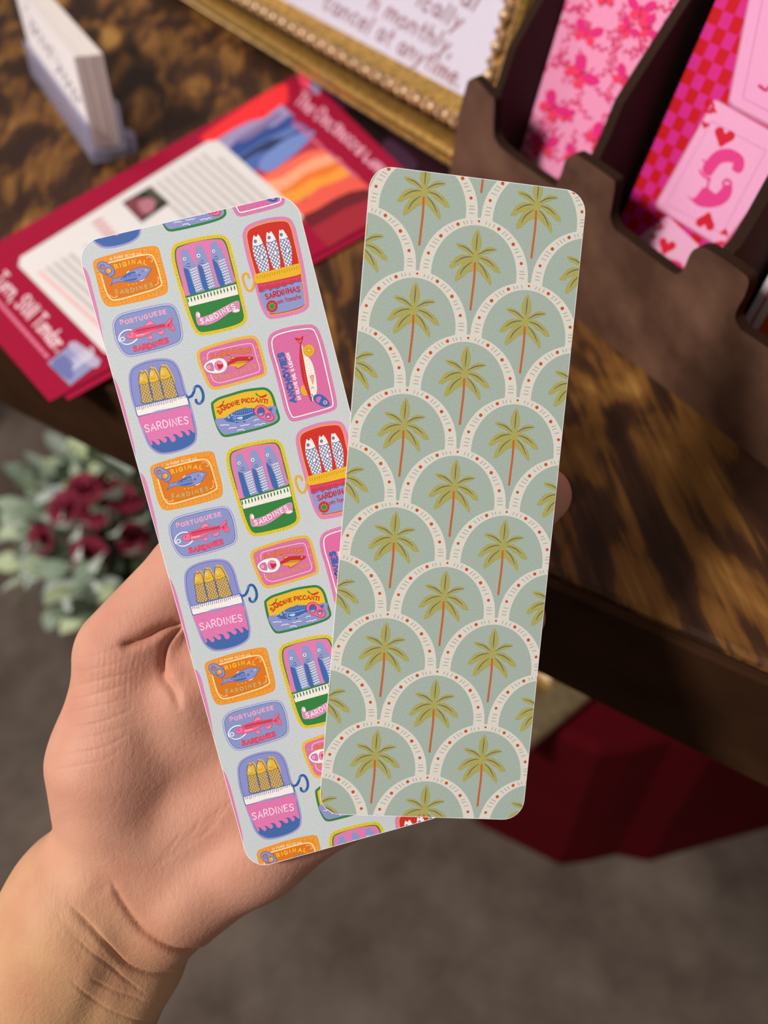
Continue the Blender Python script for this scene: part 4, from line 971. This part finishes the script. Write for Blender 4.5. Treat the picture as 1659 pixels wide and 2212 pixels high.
# ------------------------------------------------------------------ brown display rack with bookmarks
A0 = onz(1246, 690); B0 = onz(1659, 1011); hu = (B0-A0).normalized(); hb = ZUP.cross(hu)
HP = Plane(A0, hu, ZUP)
rack = empty('display_rack', HP.m, 'dark brown slotted display rack holding bookmarks upright', 'rack')
def brown():
    m, n, l, b = principled('brown_board'); tc = n.new('ShaderNodeTexCoord'); no = n.new('ShaderNodeTexNoise'); no.inputs['Scale'].default_value = 38; no.inputs['Detail'].default_value = 5
    l.new(tc.outputs['Object'], no.inputs['Vector']); r = n.new('ShaderNodeValToRGB'); r.color_ramp.elements[0].color = (*lin('4A2E20'), 1); r.color_ramp.elements[1].color = (*lin('6C4C3B'), 1); r.color_ramp.elements[0].position = .38; r.color_ramp.elements[1].position = .68
    l.new(no.outputs[0], r.inputs[0]); l.new(r.outputs[0], b.inputs['Base Color']); b.inputs['Roughness'].default_value = .6; return m
BR = brown(); EDGE = flat('2C1C13', .75, spec=.08); SHADED_IN = flat('2C1412', .7)  # interior board: shade inside the slots is put into its darker colour
top = [(1010,176),(1018,170),(1028,171),(1060,206),(1068,220),(1066,280),(1072,305),(1095,330),(1190,398),(1203,396),(1213,372),(1222,345),(1238,334),(1255,340),(1318,383),(1328,400),(1322,440),(1318,470),(1328,495),(1350,512),(1440,580),(1462,592),(1475,583),(1490,550),(1502,537),(1520,535),(1540,545),(1603,588),(1617,608),(1608,640),(1592,668),(1588,690),(1600,712)]
tl = [HP.at(*p) for p in top]
per = [( x+.0655, y-.003) for x, y in tl[25:]]+[(x+.0655+.0655, y-.003) for x, y in tl[21:]]
ol = [HP.at(*p) for p in ((958,440),(975,350),(992,240))]
ol[0] = (ol[0][0], 0.0)
x_end = .20
outl = ol + catmull(tl, False, 3) + [(x_end-.06, tl[-1][1]),(x_end-.045, .062),(x_end, .062),(x_end, 0)]
outl = [tuple(map(float, p)) for p in outl]
m = Mesh(); m.prism(outl, -.004, 0, 0, 1); m.build('front_panel', [BR, EDGE], rack, bevel=.0004)
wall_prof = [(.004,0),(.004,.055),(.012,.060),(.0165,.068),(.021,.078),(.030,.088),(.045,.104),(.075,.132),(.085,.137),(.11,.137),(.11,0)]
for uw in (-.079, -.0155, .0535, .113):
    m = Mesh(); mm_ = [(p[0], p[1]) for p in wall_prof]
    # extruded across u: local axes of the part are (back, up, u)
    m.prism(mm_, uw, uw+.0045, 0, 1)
    o = m.build('divider', [SHADED_IN, EDGE], rack, Matrix(((0,0,1,0),(0,1,0,0),(-1,0,0,0),(0,0,0,1))), bevel=.0004)
m = Mesh(); m.box(-.079, x_end, 0, .137, -.114, -.11); m.build('back_panel', SHADED_IN, rack)
m = Mesh(); m.box(-.0745, x_end, 0, .003, -.11, -.004); m.build('floor_panel', SHADED_IN, rack)
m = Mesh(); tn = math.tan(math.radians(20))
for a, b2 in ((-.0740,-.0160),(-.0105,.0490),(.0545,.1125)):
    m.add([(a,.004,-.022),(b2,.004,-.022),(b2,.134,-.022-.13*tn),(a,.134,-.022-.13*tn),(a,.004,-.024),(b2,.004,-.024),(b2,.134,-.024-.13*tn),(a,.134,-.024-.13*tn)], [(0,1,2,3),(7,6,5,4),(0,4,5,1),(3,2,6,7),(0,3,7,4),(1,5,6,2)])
m.build('back_rest', SHADED_IN, rack)
th = math.radians(20); bv = ZUP*math.cos(th)+hb*math.sin(th)
def rack_card(u0, wdt, label, col, rot=0.):
    base = A0+hb*.0125+bv*.006
    c, s = math.cos(rot), math.sin(rot)
    uu = hu*c+bv*s; vv = bv*c-hu*s
    pl = Plane(base+hu*u0, uu, vv); o = empty('bookmark', pl.m, label, 'bookmark', 'bookmarks in the display rack')
    m = Mesh(); m.prism(rrect(wdt, .158, .004, 5), -.0005, 0); m.build('card', flat(col, .35, .04, 600), o)
    return o, pl, rrect(wdt, .158, .004, 5)
bk1, bp1, bc1 = rack_card(-.0740, .0555, 'pink butterfly bookmark in the left slot of the brown rack', 'E891B6')
I = Ink(bp1.at, dz=8e-6, z0=3e-5)
I.next()
for k in range(170):
    x = random.uniform(1100, 1520); y = random.uniform(-60, 420); a = random.choice((-70, -45, -10, 25, 60, 95))+random.uniform(-12, 12)
    for j in range(5):
        L_ = 9*j; cx, cy = x+L_*math.cos(math.radians(a)), y+L_*math.sin(math.radians(a)); d_ = a+(28 if j % 2 else -28)
        if j % 5 == 0: I.z += 2e-7
        I.ribbon(I._t([(cx, cy), (cx+7*math.cos(math.radians(d_)), cy+7*math.sin(math.radians(d_))), (cx+14*math.cos(math.radians(d_)), cy+14*math.sin(math.radians(d_)))]), 1.15, 'CF3A6C', I.z, taper=True)
def butterfly(x, y, s, a, c1='DC2A78', c2='E83A60'):
    ca, sa = math.cos(math.radians(a)), math.sin(math.radians(a)); f = lambda px, py: (x+s*(px*ca-py*sa), y+s*(px*sa+py*ca))
    for sg in (-1, 1):
        I.poly([f(sg*q, r) for q, r in ((.05,0),(.5,-.75),(1.05,-.85),(1.1,-.35),(.7,.05))], c1); I.poly([f(sg*q, r) for q, r in ((.05,.05),(.6,.1),(.85,.45),(.5,.85),(.18,.55))], c2)
    I.stroke([f(0,-.35), f(0,.5)], .8, 'C02050')
for bx in ((1268,72,34,25),(1355,62,26,55),(1385,22,34,10),(1255,160,40,60),(1350,170,32,40),(1400,60,30,80),(1195,232,36,50),(1292,300,34,60),(1175,315,32,10),(1240,335,26,30),(1225,250,20,0),(1430,110,30,20),(1310,-5,26,5)): butterfly(bx[0], bx[1], bx[2]*.82, bx[3])
I.emit('printed_butterflies', bk1, clip=bc1)
bk2, bp2, bc2 = rack_card(-.0085, .0515, 'bookmark of playing cards on red and pink checks, middle slot of the rack', 'D02068', math.radians(-2.0))
I = Ink(bp2.at, dz=8e-6, z0=3e-5)
cs = .0047; sq = Ink(lambda x, y: (x, y), z0=2e-5)
for a in range(11):
    for b2 in range(34):
        if (a+b2) % 2: sq._fill(np.array([(a*cs, b2*cs), ((a+1)*cs, b2*cs), ((a+1)*cs, (b2+1)*cs), (a*cs, (b2+1)*cs)]), 'BE121C', 2e-5)
        else: sq._fill(np.array([(a*cs, b2*cs), ((a+1)*cs, b2*cs), ((a+1)*cs, (b2+1)*cs), (a*cs, (b2+1)*cs)]), 'CC2680', 2e-5)
sq.emit('printed_checks', bk2, clip=bc2)
def heart(x, y, s, a, col):
    ca, sa = math.cos(math.radians(a)), math.sin(math.radians(a))
    I.poly([(x+s*(p*ca-q*sa), y+s*(p*sa+q*ca)) for p, q in ((0,-.35),(.35,-.75),(.85,-.6),(.9,-.1),(.45,.45),(0,.95),(-.45,.45),(-.9,-.1),(-.85,-.6),(-.35,-.75))], col)
def rq(pts, col): I.poly(pts, col, False)
rq([(1628,-60),(1760,0),(1690,285),(1680,284),(1580,232),(1572,222)], 'C07898'); rq([(1632,-60),(1760,0),(1690,278),(1678,276),(1584,226),(1577,216)], 'E49CC2')
I.stroke([(1655,-40),(1605,212),(1680,250)], .35, 'C878AC', smooth=False); I.stroke([(1640,185),(1655,195),(1662,185)], 1.0, 'C83A6E')
rq([(1436,470),(1445,468),(1510,530),(1480,600),(1372,530),(1370,520)], 'E4A6C4'); heart(1440,532,20,22,'CE1F34'); I.text('Q', [(1420,498),(1432,490)], 20, .8, 'CE1F34'); heart(1412,512,7,22,'CE1F34'); I.poly([(1440,562),(1470,566),(1478,590),(1450,590)], 'D83C70')
rq([(1542,214),(1552,216),(1722,312),(1724,322),(1562,534),(1553,535),(1417,450),(1414,441)], 'C06A90'); rq([(1543,218),(1553,220),(1716,313),(1718,322),(1561,528),(1553,529),(1422,449),(1419,440)], 'E6A0C4')
I.stroke([(1538,262),(1655,326),(1560,505),(1440,440),(1538,262)], .3, 'CF82B4', smooth=False)
I.text('Q', [(1528,246),(1546,240)], 26, 1.0, 'C81C38'); heart(1524,270,9,22,'C81C38'); heart(1564,296,24,20,'CC1C34'); heart(1526,478,22,200,'CC1C34'); I.text('Q', [(1564,520),(1548,526)], 26, 1.0, 'C81C38'); heart(1566,502,9,200,'C81C38')
I.poly([(1518,362),(1528,345),(1550,325),(1580,322),(1605,338),(1608,360),(1598,374),(1582,366),(1584,352),(1560,352),(1545,368),(1535,380),(1522,376)], 'DA3C84'); I.stroke([(1512,368),(1520,380),(1535,388)], .8, 'DA3C84'); I.stroke([(1518,345),(1525,350)], .6, 'DA3C84')
I.poly([(1484,422),(1500,428),(1520,405),(1535,410),(1548,418),(1566,400),(1582,402),(1578,425),(1560,442),(1535,448),(1510,445),(1498,436)], 'DA3C84'); I.stroke([(1575,410),(1580,395),(1570,388),(1562,396),(1568,404)], .9, 'DA3C84'); I.stroke([(1528,412),(1532,385)], .9, 'DA3C84')
I.emit('printed_playing_cards', bk2, clip=bc2)
bk3, bp3, bc3 = rack_card(.0605, .0505, 'orange bookmark with pale borders in the right slot of the rack', 'B04A1C')
I = Ink(lambda x, y: (x, y), dz=8e-6, z0=3e-5)
I.poly([(0,0),(.0028,0),(.0028,.158),(0,.158)], 'CFC6CC', False); I.poly([(.0038,0),(.0066,0),(.0066,.158),(.0038,.158)], 'D8D0D0', False); I.poly([(.0066,0),(.055,0),(.055,.158),(.0066,.158)], 'D2581C', False)
for k in range(7): y = .02+k*.02; I.stroke([(.014,y),(.02,y+.012),(.03,y+.004),(.045,y+.016)], 2.2, '8A2E10')
I.emit('printed_border', bk3, clip=bc3)

# ------------------------------------------------------------------ low block wrapped in maroon cloth under the table, gold frame on it
def fold_mat():
    m, n, l, b = principled('maroon_cloth'); tc = n.new('ShaderNodeTexCoord'); no = n.new('ShaderNodeTexNoise'); no.inputs['Scale'].default_value = 7; l.new(tc.outputs['Object'], no.inputs['Vector'])
    r = n.new('ShaderNodeValToRGB'); r.color_ramp.elements[0].color = (*lin('46060C'), 1); r.color_ramp.elements[1].color = (*lin('540A12'), 1); l.new(no.outputs[0], r.inputs[0]); l.new(r.outputs[0], b.inputs['Base Color']); b.inputs['Roughness'].default_value = .9; setc(b, 'Specular IOR Level', .05)
    return m
foot_px = [(985,1740),(1040,1785),(1210,1870),(1270,1862),(1330,1848),(1400,1862),(1520,1828),(1659,1790),(1900,1700)]
foot = [onz(*p, 0) for p in foot_px]
m = Mesh(); rows = []
for t, z, ins in ((0,0,0),(.3,.09,.012),(.7,.22,.02),(.93,.292,.026),(1,.30,.034),(1.2,.302,.12),(1.5,.30,.32)):
    rows.append([p+TV*ins+Vector((0, 0, z)) for p in foot])
nf = len(foot); vs = [v for r in rows for v in r]; fs = [(i*nf+k, i*nf+k+1, (i+1)*nf+k+1, (i+1)*nf+k) for i in range(len(rows)-1) for k in range(nf-1)]
m.add(vs, fs, 0, False)
cl = m.build('draped_cloth', fold_mat()); so = cl.modifiers.new('thick', 'SOLIDIFY'); so.thickness = .004; so.offset = -1
bvl = cl.modifiers.new('soft', 'BEVEL'); bvl.width = .006; bvl.segments = 3
tag(cl, 'dark maroon cloth hanging to the carpet under the right end of the table', 'cloth')
zf = .302
ga = onz(1290, 1490, zf+.02); gb_ = onz(1165, 1592, zf+.02); gd = (gb_-ga).normalized(); ge = ZUP.cross(gd); 
if ge.dot(onz(1100,1450,zf)-ga) < 0: ge = -ge
low = empty('picture_frame', frame_m(Vector((ga.x, ga.y, zf)), gd, ge, ZUP if gd.cross(ge).z > 0 else -ZUP), 'small gold frame lying on the maroon cloth, one corner showing below the table edge', 'frame')
sgn = 1 if gd.cross(ge).z > 0 else -1
for bx in ((-.0,.10,0,.028),(-.0,.10,.15,.178),(0,.028,.028,.15),(.072,.10,.028,.15)):
    m = Mesh(); x0, x1, y0, y1 = bx; m.box(x0, x1, y0, y1, *((.002, .018) if sgn > 0 else (-.018, -.002))); m.build('rail', gold('D0B488'), low, bevel=.005)
m = Mesh(); m.box(.02, .08, .02, .158, *((.003, .008) if sgn > 0 else (-.008, -.003))); m.build('panel', gold('A88850', .5), low)

# ------------------------------------------------------------------ flowers in a pot on the carpet
pc = Vector((-.368, .676, 0))
pot_o = empty('flower_arrangement', Matrix.Translation(pc), 'pot of pale green leaves and dark red flowers on the carpet', 'plant')
m = Mesh(); pr_ = [(.0,0),(.055,0),(.062,.01),(.075,.09),(.08,.1),(.072,.1),(.066,.085),(0,.085)]
sg = 24; vs = [(r*math.cos(2*math.pi*k/sg), r*math.sin(2*math.pi*k/sg), z) for r, z in pr_ for k in range(sg)]
m.add(vs, [(i*sg+k, i*sg+(k+1) % sg, (i+1)*sg+(k+1) % sg, (i+1)*sg+k) for i in range(len(pr_)-1) for k in range(sg)], 0, True)
m.build('pot', flat('2A221E', .6), pot_o)
def leaf_mesh(col):
    me = Mesh(); vs = []; fs = []
    for i, (t, w_, z) in enumerate(((0,.06,0),(.2,.3,.05),(.45,.42,.08),(.7,.34,.05),(.9,.14,-.02),(1,.01,-.08))):
        vs += [(t, -w_/1.3, z+.04), (t, 0, z), (t, w_/1.3, z+.04)]
    for i in range(5):
        fs += [(i*3, i*3+3, i*3+4, i*3+1), (i*3+1, i*3+4, i*3+5, i*3+2)]
    me.add(vs, fs, 0, True); return me.build('leaf', flat(col, .6, .1, 3), pot_o)
protos = [leaf_mesh(c) for c in ('D2DCCF', 'C3CFA4', 'A9B8A0', 'E2EAE2', '8FA08A')]
rnd = random.Random(11); LM = [p.data for p in protos]
def dome(th, ph, r): return Vector((r*math.sin(th)*math.cos(ph), r*math.sin(th)*math.sin(ph), .155+r*1.0*math.cos(th)))
first = list(protos)
for k in range(290):
    ph = rnd.uniform(0, 2*math.pi); th_ = math.acos(1-rnd.random()*1.15); r = rnd.uniform(.07, .128)
    p = dome(th_, ph, r); o = first.pop() if first else link('leaf', rnd.choice(LM), pot_o)
    d = (p-Vector((0, 0, .155))).normalized()+Vector((rnd.uniform(-.9, .9), rnd.uniform(-.9, .9), rnd.uniform(-.5, .7)))
    q = d.to_track_quat('X', 'Z'); s = rnd.uniform(.032, .052)
    o.matrix_local = Matrix.Translation(p) @ (q @ Matrix.Rotation(rnd.uniform(-1, 1), 4, 'X').to_quaternion()).to_matrix().to_4x4() @ Matrix.Scale(s, 4)
m = Mesh()
for k in range(26):
    ph = k*2.4; th_ = .25+.045*k; a = dome(th_, ph, .125); m.tube([(a.x*.1, a.y*.1, .08), (a.x*.5, a.y*.5, .14), a], .0016, 5)
st_ = m.build('stems', flat('4A5038', .7), pot_o); st_['kind'] = 'stuff'
pm = None
for (ph, th_) in ((-2.0,.35),(-1.2,.45),(-.5,.55),(-1.5,.85),(-.9,.9),(-.2,.3),(-2.3,.75),(-.3,.95),(-1.1,.15)):
    p = dome(th_, ph, .112); fo = bpy.data.objects.new('flower', None); COL.objects.link(fo); fo.parent = pot_o; fo.empty_display_size = .01
    d = (p-Vector((0, 0, .155))).normalized(); fo.matrix_local = Matrix.Translation(p) @ d.to_track_quat('Z', 'Y').to_matrix().to_4x4()
    for ring, (np_, rr_, tilt) in enumerate(((7, .024, .25), (6, .018, .7), (4, .012, 1.1))):
        for k in range(np_):
            if pm is None:
                mm2 = Mesh(); vs = []
                for t, w_, z in ((0,.15,0),(.35,.42,.05),(.7,.5,.12),(1,.25,.1)): vs += [(t,-w_,z+.08),(t,0,z),(t,w_,z+.08)]
                mm2.add(vs, [f for i in range(3) for f in ((i*3,i*3+3,i*3+4,i*3+1),(i*3+1,i*3+4,i*3+5,i*3+2))], 0, True)
                po = mm2.build('petal', flat('86203A', .7, .1, 3), fo); pm = po.data
            else: po = link('petal', pm, fo)
            po.matrix_local = Matrix.Rotation(2*math.pi*k/np_+ring*.5, 4, 'Z') @ Matrix.Rotation(-tilt, 4, 'Y') @ Matrix.Scale(rr_, 4)
bpy.context.view_layer.update()
